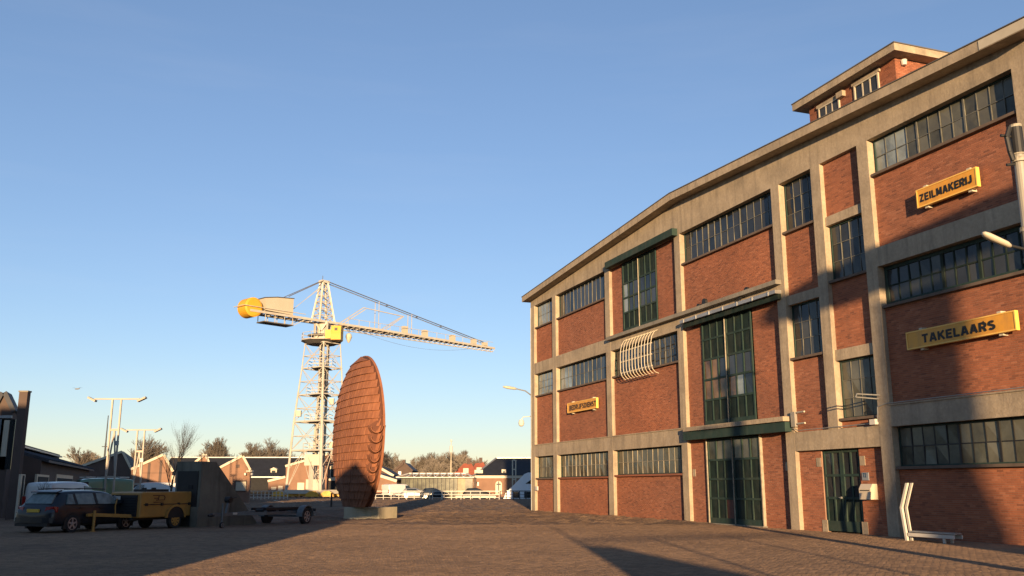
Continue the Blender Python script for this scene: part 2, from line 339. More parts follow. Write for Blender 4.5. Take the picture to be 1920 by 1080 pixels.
# fast brick-like field: boxes on a frame, per-piece tint attribute
def brick_field(name, cells, T, depth, material, parent, kind='stuff', tilt=0.0, rise=.0012):
    """cells: array (N,4) of a0,a1,b0,b1 ; T maps arrays (a,b,n) -> xyz ; top face at n=depth"""
    c = np.asarray(cells, float); N = len(c)
    jit = RNG.uniform(-1, 1, (N, 4)) * tilt + RNG.uniform(-1, 1, (N, 1)) * rise
    a = np.stack([c[:, 0], c[:, 1], c[:, 1], c[:, 0]], 1); b = np.stack([c[:, 2], c[:, 2], c[:, 3], c[:, 3]], 1)
    lo = np.zeros((N, 4)); hi = depth + jit
    A = np.concatenate([a, a], 1).ravel(); B = np.concatenate([b, b], 1).ravel(); H = np.concatenate([lo, hi], 1).ravel()
    co = T(A, B, H)
    q = np.array([[4, 5, 6, 7], [0, 1, 5, 4], [1, 2, 6, 5], [2, 3, 7, 6], [3, 0, 4, 7]])
    fl = (q[None] + (np.arange(N) * 8)[:, None, None]).reshape(-1)
    me = bpy.data.meshes.new(name)
    me.vertices.add(N * 8); me.vertices.foreach_set('co', co.astype(np.float32).ravel())
    nf = N * 5; me.loops.add(nf * 4); me.loops.foreach_set('vertex_index', fl.astype(np.int32))
    me.polygons.add(nf); me.polygons.foreach_set('loop_start', (np.arange(nf) * 4).astype(np.int32))
    me.polygons.foreach_set('use_smooth', np.zeros(nf, bool)); me.update(calc_edges=True); me.validate()
    at_ = me.attributes.new('tint', 'FLOAT', 'POINT')
    at_.data.foreach_set('value', np.repeat(RNG.random(N), 8).astype(np.float32))
    return link_mesh(name, me, material, parent, kind=kind)

def paver_field(name, cells, T, depth, material, parent, tilt, rise, inset=.022, drop=.0085):
    """worn clinkers: flat crown, rounded shoulders"""
    c = np.asarray(cells, float); N = len(c)
    jit = RNG.uniform(-1, 1, (N, 4)) * tilt + RNG.uniform(-1, 1, (N, 1)) * rise
    def ring(d): return np.stack([c[:, 0] + d, c[:, 1] - d, c[:, 1] - d, c[:, 0] + d], 1), np.stack([c[:, 2] + d, c[:, 2] + d, c[:, 3] - d, c[:, 3] - d], 1)
    a0, b0 = ring(0.0); a1, b1 = ring(inset)
    A = np.concatenate([a0, a0, a1], 1).ravel(); B = np.concatenate([b0, b0, b1], 1).ravel()
    H = np.concatenate([np.zeros((N, 4)), depth - drop + jit, depth + jit], 1).ravel()
    co = T(A, B, H)
    q = np.array([[8, 9, 10, 11]] + [[4 + i, 4 + (i + 1) % 4, 8 + (i + 1) % 4, 8 + i] for i in range(4)] + [[i, (i + 1) % 4, 4 + (i + 1) % 4, 4 + i] for i in range(4)])
    fl = (q[None] + (np.arange(N) * 12)[:, None, None]).reshape(-1); nf = N * 9
    me = bpy.data.meshes.new(name)
    me.vertices.add(N * 12); me.vertices.foreach_set('co', co.astype(np.float32).ravel())
    me.loops.add(nf * 4); me.loops.foreach_set('vertex_index', fl.astype(np.int32))
    me.polygons.add(nf); me.polygons.foreach_set('loop_start', (np.arange(nf) * 4).astype(np.int32))
    me.polygons.foreach_set('use_smooth', np.zeros(nf, bool)); me.update(calc_edges=True); me.validate()
    t_ = me.attributes.new('tint', 'FLOAT', 'POINT'); t_.data.foreach_set('value', np.repeat(RNG.random(N), 12).astype(np.float32))
    return link_mesh(name, me, material, parent, kind='stuff')

# ================================================================== ground
g = MB(); S = 3000
g.add([(-S, -S, 0), (S, -S, 0), (S, S, 0), (-S, S, 0)], [(0, 1, 2, 3)])
ground = g.build('ground', M['ground']); ground['kind'] = 'structure'
AZ = R(-19.821)
DV = Vector((math.sin(AZ), math.cos(AZ), 0)); NV = Vector((-math.cos(AZ), math.sin(AZ), 0))
F = Frame(-NV * 22.049, DV, NV)                    # the warehouse front: u runs away from the viewer, n outwards

# near paving: clinkers laid in courses parallel to the warehouse
def near_paving():
    cells = []
    L, Hh, J = .21, .105, .005
    # frame (a along DV, b along NV) measured from F.o
    for j in range(0, 620):                       # courses run across the yard, square to the warehouse
        a0 = -20 + j * Hh; off = (L / 2 if j % 2 else 0) + (j * 7919 % 13) * .004
        base = F.o + DV * a0
        for k in range(-1, 270):
            b0 = off + k * L; y = base.y + NV.y * b0; x = base.x + NV.x * b0
            if 15.6 < y < 41.0 and abs(x) < y * .565 + 2.5 and b0 > -.2:
                cells.append((a0 + J / 2, a0 + Hh - J / 2, b0 + J / 2, b0 + L - J / 2, y))
    return np.array(cells)
pc = near_paving(); pc = pc[np.argsort(pc[:, 4])]
def TG(a, b, n): return np.stack([F.o.x + DV.x * a + NV.x * b, F.o.y + DV.y * a + NV.y * b, n], 1)
# the nearest clinkers inside the frame, each by itself
vis = pc[np.abs(TG(pc[:, 0], pc[:, 2], pc[:, 0] * 0)[:, 0]) < pc[:, 4] * .535]
vis = vis[vis[:, 4] > 17.45]
single = vis[:300]; keys = {(round(r[0], 3), round(r[2], 3)) for r in single}
rest = np.array([r for r in pc if (round(r[0], 3), round(r[2], 3)) not in keys])
paver_field('pavers', rest[:, :4], TG, .016, M["paver"], ground, tilt=.002, rise=.003)
pm = MB().loft([[(x, y, z) for x, y in ((-a, -b), (a, -b), (a, b), (-a, b))] for a, b, z in ((.1025, .05, 0), (.1025, .05, .005), (.0805, .028, .017))])
pme = bpy.data.meshes.new('paver'); pme.from_pydata(pm.v, [], pm.f); pme.materials.append(M['paver_single'])
for r in single:
    o = bpy.data.objects.new('paver', pme); COL.objects.link(o)
    p = F.o + DV * ((r[0] + r[1]) / 2) + NV * ((r[2] + r[3]) / 2)
    o.location = (p.x, p.y, random.uniform(-.001, .001)); o.rotation_euler = (random.uniform(-.018, .018), random.uniform(-.01, .01), R(180) - AZ)
    attach_loc = o.matrix_basis.copy(); o.parent = ground

# the worn yard further out: a fine uneven sheet, as old paving is
def yard():
    st = .34; Y0, Y1 = 39.6, 118.0; ny = int((Y1 - Y0) / st); vs = []; fs = []; rowi = []
    for j in range(ny + 1):
        y = Y0 + j * st; n = int(1.24 * y / st); x0 = -.62 * y; r = len(vs)
        x0 = math.floor(x0 / st) * st; n = int(2 * -x0 / st)
        h = RNG.uniform(-.075, .075, n + 1); ramp_ = min(1, j / 7)
        for i in range(n + 1): vs.append((x0 + i * st, y, .05 * ramp_ - .006 * (1 - ramp_) + (h[i] * ramp_ if 0 < i < n else -.05 * ramp_)))
        rowi.append((r, round(x0 / st), n))
    for j in range(ny):
        r0, a0, n0 = rowi[j]; r1, a1, n1 = rowi[j + 1]
        for i in range(n0):
            k = a0 + i - a1
            fs.append((r0 + i, r0 + i + 1, r1 + k + 1)); fs.append((r0 + i, r1 + k + 1, r1 + k))
    me = bpy.data.meshes.new('yard'); me.from_pydata(vs, [], fs); o = link_mesh('yard', me, M['ground']); o['kind'] = 'structure'
yard()
# a few faded white bay lines far across the yard
for i, (a, b) in enumerate((((512, 937.5), (532, 942.5)), ((588, 938), (612, 942)), ((866, 950), (905, 951.5)), ((930, 951), (960, 953)))):
    def gp(px, py):
        q = ray(px, py); return Vector((0, 0, EYE)) + q * ((.10 - EYE) / q.z)
    A_, B_ = gp(*a), gp(*b); d = (B_ - A_).normalized(); x = Vector((-d.y, d.x, 0)) * .06
    mk = MB().add([A_ - x, B_ - x, B_ + x, A_ + x], [(0, 1, 2, 3)]).build('painted_line', M['cream']); mk['kind'] = 'structure'

# ================================================================== warehouse
wh = thing('brick_warehouse', 'long four-storey red brick warehouse with concrete frame and green doors, filling the right side', 'warehouse', F(37.5, 0, -10))
C_U = [(57.45, 56.80, 0), (53.63, 53.05, 0), (45.85, 45.26, 0), (38.03, 37.51, 0), (30.16, 29.64, 0), (27.63, 27.10, 3.6), (25.05, 24.52, 0), (18.46, 17.90, 0)]
HEAD = 13.46; BN = -.18
for a, b, z0 in C_U:
    MB().fbox(F, b, a, z0, HEAD, -.5, 0).build('concrete_column', M['concrete'], wh)
ROOF = [(57.75, 14.20), (37.4, 15.38), (17.35, 14.44)]      # top of the roof slab
def roof_z(u):
    return ROOF[1][1] + (ROOF[0][1] - ROOF[1][1]) * (u - 37.4) / (ROOF[0][0] - 37.4) if u > 37.4 else ROOF[1][1] + (ROOF[2][1] - ROOF[1][1]) * (37.4 - u) / (37.4 - ROOF[2][0])
TH = .33
poly = [(57.45, HEAD), (17.9, HEAD), (17.9, roof_z(17.9) - TH), (37.4, ROOF[1][1] - TH), (57.45, roof_z(57.45) - TH)]
MB().prism([F(u, z, 0) for u, z in poly], [F(u, z, -.5) for u, z in poly]).build('top_beam', M['concrete'], wh)
rp = [(57.75, 14.20 - TH), (37.4, 15.38 - TH), (17.35, 14.44 - TH), (17.35, 14.44), (37.4, 15.38), (57.75, 14.20)]
roof = MB().prism([F(u, z, .52) for u, z in rp], [F(u, z, -36) for u, z in rp]).build('roof_slab', M['concrete'], wh)
fe = [(57.80, 14.205), (37.4, 15.385), (17.30, 14.445), (17.30, 14.475), (37.4, 15.425), (57.80, 14.245)]
MB().prism([F(u, z, .55) for u, z in fe], [F(u, z, -36.05) for u, z in fe]).build('roof_felt_edge', M['felt'], roof)
# newer pale length of fascia and patched joints
for ua, ub in ((17.40, 19.0),):
    q = [(ua, roof_z(ua) - TH + .02), (ub, roof_z(ub) - TH + .02), (ub, roof_z(ub) - .02), (ua, roof_z(ua) - .02)]
    MB().prism([F(u, z, .5) for u, z in q], [F(u, z, .535) for u, z in q]).build('fascia_patch', M['cream'], roof)
core = MB().fbox(F, 18.1, 57.25, 0, 13.7, -35, -.52).build('rear_wall', M['far_brick'], wh)
# concrete beams: u0,u1,z0,z1
BEAMS = [(56.80, 53.63, 3.48, 4.20), (53.05, 45.85, 3.48, 4.20), (45.26, 38.03, 3.48, 4.20), (24.52, 18.46, 3.52, 4.20),
         (56.80, 53.63, 8.84, 9.57), (53.05, 45.85, 8.84, 9.57), (45.26, 38.03, 8.84, 9.57), (37.51, 30.16, 9.06, 9.57), (24.52, 18.46, 8.91, 9.57),
         (37.51, 30.16, 3.66, 4.20), (29.64, 25.05, 2.90, 3.60)]
for a, b, z0, z1 in BEAMS: MB().fbox(F, b, a, z0, z1, -.48, -.006).build('concrete_beam', M['concrete'], wh)
for a, b, z0, z1 in [(29.64, 27.63, 8.50, 8.87), (27.10, 25.05, 11.03, 11.37), (27.10, 25.05, 6.01, 6.40)]:
    MB().fbox(F, b, a, z0, z1, -.48, -.09).build('concrete_lintel', M['concrete'], wh)
# thin weathered ledges on the beams
for a, b, z, n1 in [(56.8, 37.6, 4.20, .03), (24.5, 17.95, 4.20, .03)]:
    MB().fbox(F, b, a, z, z + .05, -.16, n1).build('ledge', M['concrete'], wh)
MB().fbox(F, 29.85, 45.30, 9.40, 9.575, -.1, .26).build('door_ledge', M['concrete_dark'], wh)
MB().fbox(F, 29.78, 37.25, 4.03, 4.21, -.1, .36).build('door_ledge', M['concrete'], wh)

# ---- brickwork
PAN = [(56.80, 53.63, 0, 2.05), (56.80, 53.63, 4.25, 7.34), (56.80, 53.63, 9.57, 11.9),
       (53.05, 45.85, 0, 2.05), (53.05, 45.85, 4.25, 7.34), (53.05, 45.85, 9.57, 11.9),
       (45.26, 38.03, 0, 2.10), (45.26, 38.03, 4.25, 7.34), (45.26, 43.90, 9.575, 13.45), (40.12, 38.03, 9.575, 13.45),
       (37.51, 36.02, 0, 3.66), (32.05, 30.16, 0, 3.66), (37.51, 36.08, 4.2, 9.06), (32.17, 30.16, 4.2, 9.06), (37.51, 30.16, 9.57, 11.9),
       (29.64, 27.63, 3.6, 6.33), (29.64, 27.63, 8.87, 11.36), (27.10, 25.05, 3.6, 3.86), (27.10, 25.05, 6.40, 8.85), (27.10, 25.05, 11.37, 13.46),
       (29.64, 28.36, 0, 2.90), (26.36, 25.05, 0, 2.90),
       (24.52, 18.46, 0, 2.13), (24.52, 18.46, 4.25, 7.46), (24.52, 18.46, 9.57, 12.12)]
for a, b, z0, z1 in PAN: MB().fbox(F, b, a, z0, z1, -.5, BN - .006).build('mortar_bed', M['mortar'], wh)
BL, BH, BJ = .22, .0625, .011
cells = []
for a, b, z0, z1 in PAN:
    for j in range(int(math.ceil((z1 - z0) / BH))):
        za = z0 + j * BH + BJ / 2; zb = min(z1, z0 + (j + 1) * BH - BJ / 2)
        if zb - za < .02: continue
        k = -1
        while True:
            ua = b + (k + (.5 if j % 2 else 0)) * BL; ub = ua + BL
            if ua >= a: break
            x0 = max(ua + BJ / 2, b); x1 = min(ub - BJ / 2, a)
            if x1 - x0 > .03: cells.append((x0, x1, za, zb))
            k += 1
cells = np.array(cells)
in_single = (cells[:, 3] < 2.1) & (cells[:, 0] > 18.95) & (cells[:, 1] < 24.5) & (cells[:, 1] - cells[:, 0] > .2)
idx = np.where(in_single)[0]; idx = idx[np.argsort(cells[idx, 0])][:300]
mask = np.ones(len(cells), bool); mask[idx] = False
def TF(a, b, n): return np.stack([F.o.x + DV.x * a + NV.x * (BN - .006 + n), F.o.y + DV.y * a + NV.y * (BN - .006 + n), b], 1)
brick_field('brickwork', cells[mask], TF, .006, M['brick'], wh, tilt=.001)
bme = bpy.data.meshes.new('brick'); bb = MB().box(-(BL - BJ) / 2, (BL - BJ) / 2, -.012, .012, -(BH - BJ) / 2, (BH - BJ) / 2); bme.from_pydata(bb.v, [], bb.f); bme.materials.append(M['brick_single'])
whi = root_of(wh).inverted()
for i in idx:
    c = cells[i]; o = bpy.data.objects.new('brick', bme); COL.objects.link(o)
    p = F((c[0] + c[1]) / 2, (c[2] + c[3]) / 2, BN - .012 + random.uniform(-.002, .002))
    o.location = p; o.rotation_euler = (random.uniform(-.006, .006), 0, math.atan2(DV.y, DV.x) + random.uniform(-.006, .006))
    o.parent = wh; o.matrix_parent_inverse = whi

# ---- windows
pane_meshes = {}
def pane(fr, u0, u1, z0, z1, n, material, parent, name='pane', th=.012):
    """one sheet, slightly out of true like old glazing"""
    m = MB(); e = .016
    d = [random.uniform(-e, e) for _ in range(4)]
    q = [(u0, z0), (u1, z0), (u1, z1), (u0, z1)]
    m.hexa([fr(u, z, n - th) for u, z in q] + [fr(u, z, n + dd) for (u, z), dd in zip(q, d)])
    return m.build(name, material, parent, recalc=False)
def window(fr, parent, u0, u1, z0, z1, cols, rows, n=-.30, gm='pane', fm='green', bm='steel_bar', fw=.05, bw=.028, heavy=(), sill=None, sill_h=.09, sill_n=-.03, split=None, name='window', reflected_cols=(), pm=None):
    f = MB()
    f.fbox(fr, u0, u1, z0, z0 + fw, n - .05, n + .05); f.fbox(fr, u0, u1, z1 - fw, z1, n - .05, n + .05)
    f.fbox(fr, u0, u0 + fw, z0 + fw, z1 - fw, n - .05, n + .047); f.fbox(fr, u1 - fw, u1, z0 + fw, z1 - fw, n - .05, n + .047)
    w = f.build(name, M[fm], parent)
    g = MB()
    us = [u0 + fw + (u1 - u0 - 2 * fw) * i / cols for i in range(cols + 1)]
    zs = [z0 + fw + (z1 - z0 - 2 * fw) * (split[j] if split else j / rows) for j in range(rows + 1)]
    for i in range(1, cols):
        ww = bw * (2.2 if i in heavy else 1)
        g.fbox(fr, us[i] - ww / 2, us[i] + ww / 2, z0 + fw, z1 - fw, n - .01, n + (.045 if i in heavy else .03))
    for j in range(1, rows):
        g.fbox(fr, u0 + fw, u1 - fw, zs[j] - bw / 2, zs[j] + bw / 2, n - .01, n + .027)
    g.build('glazing_bars', M[bm], w)
    for i in range(cols):
        for j in range(rows):
            mm = M[gm]
            if i in reflected_cols: mm = M[pm]
            pane(fr, us[i], us[i + 1], zs[j], zs[j + 1], n + .008, mm, w)
    if sill: MB().fbox(fr, u0 - .0, u1 + .0, z0 - sill_h, z0, n - .06, sill_n).build('sill', M[sill], w)
    return w
# ground floor
window(F, wh, 53.66, 56.77, 2.13, 3.46, 5, 2, gm='pane_milky', sill='sill', bm='steel_bar')
window(F, wh, 45.88, 53.02, 2.13, 3.46, 13, 2, gm='pane_milky', heavy=(6, 9), sill='brick_single', bm='bar_pale', bw=.022)
window(F, wh, 38.06, 45.23, 2.19, 3.46, 13, 2, gm='pane_milky', sill='brick_single', bm='bar_pale', bw=.022)
window(F, wh, 18.50, 24.48, 2.23, 3.50, 12, 2, gm='pane_milky', heavy=(4, 7), sill='sill', bm='black', bw=.035)
# second row
window(F, wh, 53.66, 56.77, 7.43, 8.82, 6, 3, gm='pane', sill='sill', reflected_cols=(1, 2, 3, 4, 5), pm='pane_pale')
window(F, wh, 45.88, 53.02, 7.43, 8.82, 12, 2, gm='pane', heavy=(4, 8), sill='sill', reflected_cols=(9, 10, 11), pm='pane_pale')
window(F, wh, 38.06, 45.23, 7.43, 8.82, 13, 2, gm='pane', heavy=(4, 9), sill='sill')
window(F, wh, 18.50, 24.48, 7.55, 8.89, 12, 2, gm='pane', heavy=(4, 7), sill='sill', bm='green_dark', bw=.05, fw=.12)
# top row
window(F, wh, 53.66, 56.77, 11.98, HEAD - .01, 6, 2, gm='pane', sill='sill', reflected_cols=(2, 3, 4, 5), pm='pane_pale')
window(F, wh, 45.88, 53.02, 11.98, HEAD - .01, 13, 1, gm='pane', heavy=(4, 9), sill='sill')
window(F, wh, 30.20, 37.48, 11.98, HEAD - .01, 14, 2, gm='pane', heavy=(5, 8, 10), sill='sill')
window(F, wh, 18.50, 24.48, 12.20, HEAD - .01, 12, 2, gm='pane_milky', heavy=(4, 8), sill='sill', reflected_cols=(9, 10, 11), pm='pane_pale')
# stairwell
window(F, wh, 27.66, 29.61, 11.45, HEAD - .01, 4, 3, gm='pane', sill='sill')
window(F, wh, 27.66, 29.61, 6.43, 8.48, 4, 3, gm='pane', sill='sill')
window(F, wh, 25.08, 27.07, 8.94, 11.01, 4, 3, gm='pane', sill='sill')
window(F, wh, 25.08, 27.07, 3.95, 5.99, 4, 3, gm='pane_milky', sill='sill')

# ---- doors
def leaf(fr, parent, u0, u1, z0, z1, cols, rows, glazed, n, name='door_leaf', special=None, gm='pane', kick=.22, weights=None, st=.09):
    f = MB(); th = .05
    f.fbox(fr, u0, u0 + st, z0, z1, n - th, n); f.fbox(fr, u1 - st, u1, z0, z1, n - th, n)
    wts = weights or [1] * rows; tot = sum(wts); H = z1 - z0 - kick - st; zz = [z0 + kick]
    for w in wts: zz.append(zz[-1] + H * w / tot)
    f.fbox(fr, u0 + st, u1 - st, z0, z0 + kick, n - th, n - .004); f.fbox(fr, u0 + st, u1 - st, z1 - st, z1, n - th, n - .004)
    for j in range(1, rows): f.fbox(fr, u0 + st, u1 - st, zz[j] - st / 2, zz[j] + st / 2, n - th, n - .004)
    iw = u1 - u0 - 2 * st
    for i in range(1, cols):
        uc = u0 + st + iw * i / cols
        for j in range(rows):
            a = zz[j] + (st / 2 if j else 0); b = zz[j + 1] - (st / 2 if j < rows - 1 else 0)
            f.fbox(fr, uc - .035, uc + .035, a, b, n - th, n - .008)
    d = f.build(name, M['green'], parent)
    for i in range(cols):
        for j in range(rows):
            a = u0 + st + iw * i / cols; b = a + iw / cols
            mm = M['green_dark']; nm = 'door_panel'
            if j in glazed: mm = M[gm]; nm = 'pane'
            if special and (i, j) in special: mm = M[special[(i, j)]]; nm = 'door_panel' if special[(i, j)].startswith('red') else 'pane'
            pane(fr, a, b, zz[j], zz[j + 1], n - .043, mm, d, nm)
    return d
# loft door, top floor (rows counted upwards)
leaf(F, wh, 40.13, 42.0, 9.62, 13.42, 3, 4, (1, 2), -.12, weights=(1, .95, .95, 1.25))
leaf(F, wh, 42.02, 43.89, 9.62, 13.42, 3, 4, (1, 2), -.12, weights=(1, .95, .95, 1.25), special={(2, 1): 'pane_pale', (2, 2): 'pane_pale'})
lt = MB().fbox(F, 37.66, 45.16, 13.41, 13.76, .004, .30).build('door_track_cover', M['green'], wh)
# tall sliding doors, middle floors
leaf(F, wh, 32.20, 34.13, 4.22, 9.04, 3, 5, (1, 2), -.10, special={(2, 1): 'pane_warm', (1, 1): 'pane_pale'})
leaf(F, wh, 34.15, 36.06, 4.22, 9.04, 3, 5, (1, 2), -.10, special={(2, 1): 'pane_warm', (1, 1): 'pane_warm', (0, 1): 'pane_warm', (2, 2): 'pane_warm', (1, 2): 'pane_warm'})
MB().fbox(F, 29.87, 37.26, 9.02, 9.16, .005, .30).build('door_track', M['galv'], wh)
for k in range(7): MB().fbox(F, 30.3 + k * 1.1, 30.38 + k * 1.1, 9.0, 9.18, .30, .325).build('track_bracket', M['galv'], wh)
MB().fbox(F, 29.9, 37.2, 8.80, 9.0, .0, .16).build('track_board', M['green_dark'], wh)
# street doors
leaf(F, wh, 32.08, 34.0, .06, 3.62, 3, 4, (3,), -.10, gm='pane_milky')
leaf(F, wh, 34.03, 35.99, .06, 3.62, 3, 4, (3,), -.10, special={(0, 0): 'red_panel'}, gm='pane_milky')
MB().fbox(F, 29.76, 37.35, 3.64, 4.0, .004, .30).build('door_track_cover', M['green'], wh)
MB().fbox(F, 34.0, 34.03, .06, 3.6, -.13, -.06).build('meeting_strip', M['bare_wood'], wh)
MB().fbox(F, 34.125, 34.155, 4.25, 8.8, -.13, -.06).build('meeting_strip', M['bare_wood'], wh)
MB().fbox(F, 42.0, 42.02, 9.65, 13.4, -.14, -.08).build('meeting_strip', M['bare_wood'], wh)
for u in (32.0, 36.03): MB().fbox(F, u - .03, u + .03, .02, 3.64, -.2, -.06).build('door_jamb', M['bare_wood'], wh)
MB().fbox(F, 31.9, 36.1, .0, .055, -.2, .05).build('threshold', M['concrete_dark'], wh)
# stair door
d1 = leaf(F, wh, 26.40, 27.34, .05, 2.86, 2, 3, (1, 2), -.22, kick=.35, st=.085)
d2 = leaf(F, wh, 27.36, 28.32, .05, 2.86, 2, 3, (1, 2), -.22, kick=.35, st=.085)
MB().fbox(F, 27.42, 27.46, 1.18, 1.24, -.22, -.15).fbox(F, 27.38, 27.52, 1.2, 1.225, -.16, -.14).build('door_handle', M['galv'], d2)
for u in (26.32, 28.40): MB().fbox(F, u - .14, u + .14, 0, .42, -.19, -.165).build('jamb_stone', M['concrete'], wh)
for u in (26.2, 28.52): MB().fbox(F, u - .13, u + .13, 2.3, 2.62, -.19, -.166).build('jamb_stone', M['concrete'], wh)
for u, z in ((37.3, 2.2), (30.4, 2.35)): MB().fbox(F, u - .12, u + .12, z - .16, z + .16, -.2, -.165).build('patch_stone', M['concrete'], wh)
# hoist wheels above the track
for px in ((1318, 566), (1397, 545)):
    u, z = F.px(*px, .2)
    m = MB(); m.lathe(F(u, z, .05), NV, [(0, .16), (.12, .16)], 12); m.lathe(F(u + .5, z - .12, .05), NV, [(0, .13), (.12, .13)], 12)
    m.build('hoist_wheel', M['black'], wh)
# downpipe seams: dark rain pipe at the far corner, conduits along the beams
MB().tube(F(57.3, 0, .05), F(57.3, 13.4, .05), .035).build('rain_pipe', M['galv'], wh)
cd = MB(); cd.path([F(29.6, 3.75, .05), F(29.35, 3.66, .03), F(28, 3.66, .03), F(25.25, 3.67, .03), F(25.05, 3.72, .04), F(25.0, 4.2, .05), F(24.6, 4.28, .04), F(18, 4.29, .04)], .018, 5)
cd.build('conduit', M['galv'], wh)
MB().fbox(F, 25.06, 25.32, 3.62, 3.80, .01, .16).build('junction_box', M['white'], wh)
MB().fbox(F, 29.38, 29.62, 3.8, 4.36, .005, .12).build('switch_box', M['pole'], wh)
m = MB()
for z in (3.9, 4.32): m.tube(F(29.3, z, .06), F(28.75, z, .14), .035)
m.build('rail_bracket', M['cream'], wh)
m = MB(); m.path([F(24.9, 4.58, .0), F(24.95, 4.6, .9), F(25.02, 4.5, .9), F(24.98, 4.46, .0)], .022); m.build('lifting_bracket', M['galv'], wh)
MB().fbox(F, 56.2, 56.55, 1.35, 1.6, .0, .1).build('meter_box', M['white'], wh)

# ---- roof lantern
lan = MB()
LU0, LU1, LN0, LN1 = 27.0, 32.4, -4.0, -9.0
def lz(n): return 18.40
wl_ = MB().fbox(F, LU0, LU1, 14.6, 18.42, LN1, LN0).build('lantern_wall', M['mortar'], wh)
lc = []
for j in range(40):
    z0 = 15.95 + j * BH
    if z0 + BH > 18.42: break
    k = 0
    while True:
        a = LU0 + (k - (.5 if j % 2 else 0)) * BL; k += 1
        if a >= LU1: break
        x0 = max(a + BJ / 2, LU0); x1 = min(a + BL - BJ / 2, LU1)
        if x1 - x0 > .03: lc.append((x0, x1, z0 + BJ / 2, z0 + BH - BJ / 2))
def TL(a, b, n): return np.stack([F.o.x + DV.x * a + NV.x * (LN0 + n), F.o.y + DV.y * a + NV.y * (LN0 + n), b], 1)
brick_field('lantern_bricks', lc, TL, .012, M['brick'], wl_, tilt=.001)
lc2 = []
for j in range(40):
    z0 = 15.95 + j * BH
    if z0 + BH > 18.42: break
    for k in range(24):
        a = LN1 + (k - (.5 if j % 2 else 0)) * BL; x0 = max(a + BJ / 2, LN1); x1 = min(a + BL - BJ / 2, LN0)
        if x1 - x0 > .03: lc2.append((x0, x1, z0 + BJ / 2, z0 + BH - BJ / 2))
def TL2(a, b, n): return np.stack([F.o.x + DV.x * (LU0 - n) + NV.x * a, F.o.y + DV.y * (LU0 - n) + NV.y * a, b], 1)
brick_field('lantern_bricks', lc2, TL2, .012, M['brick'], wl_, tilt=.001)
sl = MB().fbox(F, LU0 - .55, LU1 + .55, 18.42, 18.72, LN1 - .5, LN0 + .5).build('lantern_roof', M['concrete'], wh)
MB().fbox(F, LU0 - .58, LU1 + .58, 18.725, 18.77, LN1 - .53, LN0 + .53).build('roof_felt_edge', M['felt'], sl)
for (xa, ya), (xb, yb) in (((1535.6, 204), (1576, 204)), ((1601.7, 162), (1650, 164))):
    ua, z1 = F.px(xa, ya, LN0 + .02); ub, z0 = F.px(xb, yb, LN0 + .02)
    window(F, wh, ub, ua, z0 - .3, z1, 3, 1, n=LN0 + .03, gm='pane', fm='cream', bm='cream', fw=.07, bw=.07, name='lantern_window')
    MB().fbox(F, ub - .1, ua + .1, z1 + .0, z1 + .14, LN0 - .05, LN0 + .09).build('lintel', M['concrete'], wh)
u, z = F.px(1690, 107, LN0 - .3)
MB().lathe(F(LU0 - .1, 18.1, LN0 - .35), (0, 0, 1), [(0, .10), (.22, .13)], 10).build('lantern_lamp', M['white'], wh)
MB().fbox(F, 29.95, 30.35, 18.0, 18.25, LN0, LN0 + .2).build('vent_box', M['concrete'], wh)

# ================================================================== things fixed to the warehouse
def arc(cx, cy, rx, ry, a0, a1, n=8): return [(cx + rx * math.cos(R(a0 + (a1 - a0) * k / n)), cy + ry * math.sin(R(a0 + (a1 - a0) * k / n))) for k in range(n + 1)]
GL = {'Z': (.72, [[(.02, .9), (.70, .9)], [(.60, .92), (.12, .08)], [(.02, .1), (.72, .1)]]), 'E': (.66, [[(.1, 1), (.1, 0)], [(.1, .9), (.66, .9)], [(.1, .5), (.6, .5)], [(.1, .1), (.66, .1)]]), 'I': (.22, [[(.11, 0), (.11, 1)]]),
      'L': (.62, [[(.1, 1), (.1, 0)], [(.1, .1), (.62, .1)]]), 'M': (.88, [[(.1, 0), (.1, 1)], [(.78, 0), (.78, 1)], [(.14, 1), (.44, .12)], [(.44, .12), (.74, 1)]]), 'A': (.80, [[(.09, 0), (.37, 1)], [(.43, 1), (.71, 0)], [(.2, .3), (.6, .3)]]),
      'K': (.76, [[(.1, 1), (.1, 0)], [(.68, 1), (.14, .42)], [(.3, .58), (.70, 0)]]), 'R': (.74, [[(.1, 0), (.1, 1)], [(.1, .9), (.42, .9)] + arc(.42, .68, .22, .22, 90, -90) + [(.1, .46)], [(.40, .46), (.66, 0)]]),
      'J': (.56, [[(.45, 1), (.45, .32)] + arc(.28, .30, .17, .2, 0, -180)]), 'T': (.70, [[(0, .9), (.70, .9)], [(.35, .9), (.35, 0)]]), 'S': (.70, [arc(.35, .70, .24, .2, 30, 200, 8) + arc(.35, .30, .25, .2, 70, -150, 8)]),
      'B': (.74, [[(.1, 0), (.1, 1)], [(.1, .9), (.42, .9)] + arc(.42, .715, .19, .185, 90, -90) + [(.1, .53)], [(.42, .53)] + arc(.42, .315, .22, .215, 90, -90) + [(.1, .1)]]), 'D': (.76, [[(.1, 0), (.1, 1)], [(.1, .9), (.34, .9)] + arc(.34, .5, .31, .4, 90, -90, 10) + [(.1, .1)]]),
      'F': (.62, [[(.1, 1), (.1, 0)], [(.1, .9), (.62, .9)], [(.1, .5), (.55, .5)]]), 'N': (.78, [[(.1, 0), (.1, 1)], [(.1, .95), (.68, .05)], [(.68, 0), (.68, 1)]]),
      '7': (.6, [[(.02, .9), (.52, .9), (.2, 0)]]), '2': (.62, [arc(.3, .7, .22, .22, 160, -20, 8) + [(.08, .1), (.6, .1)]])}
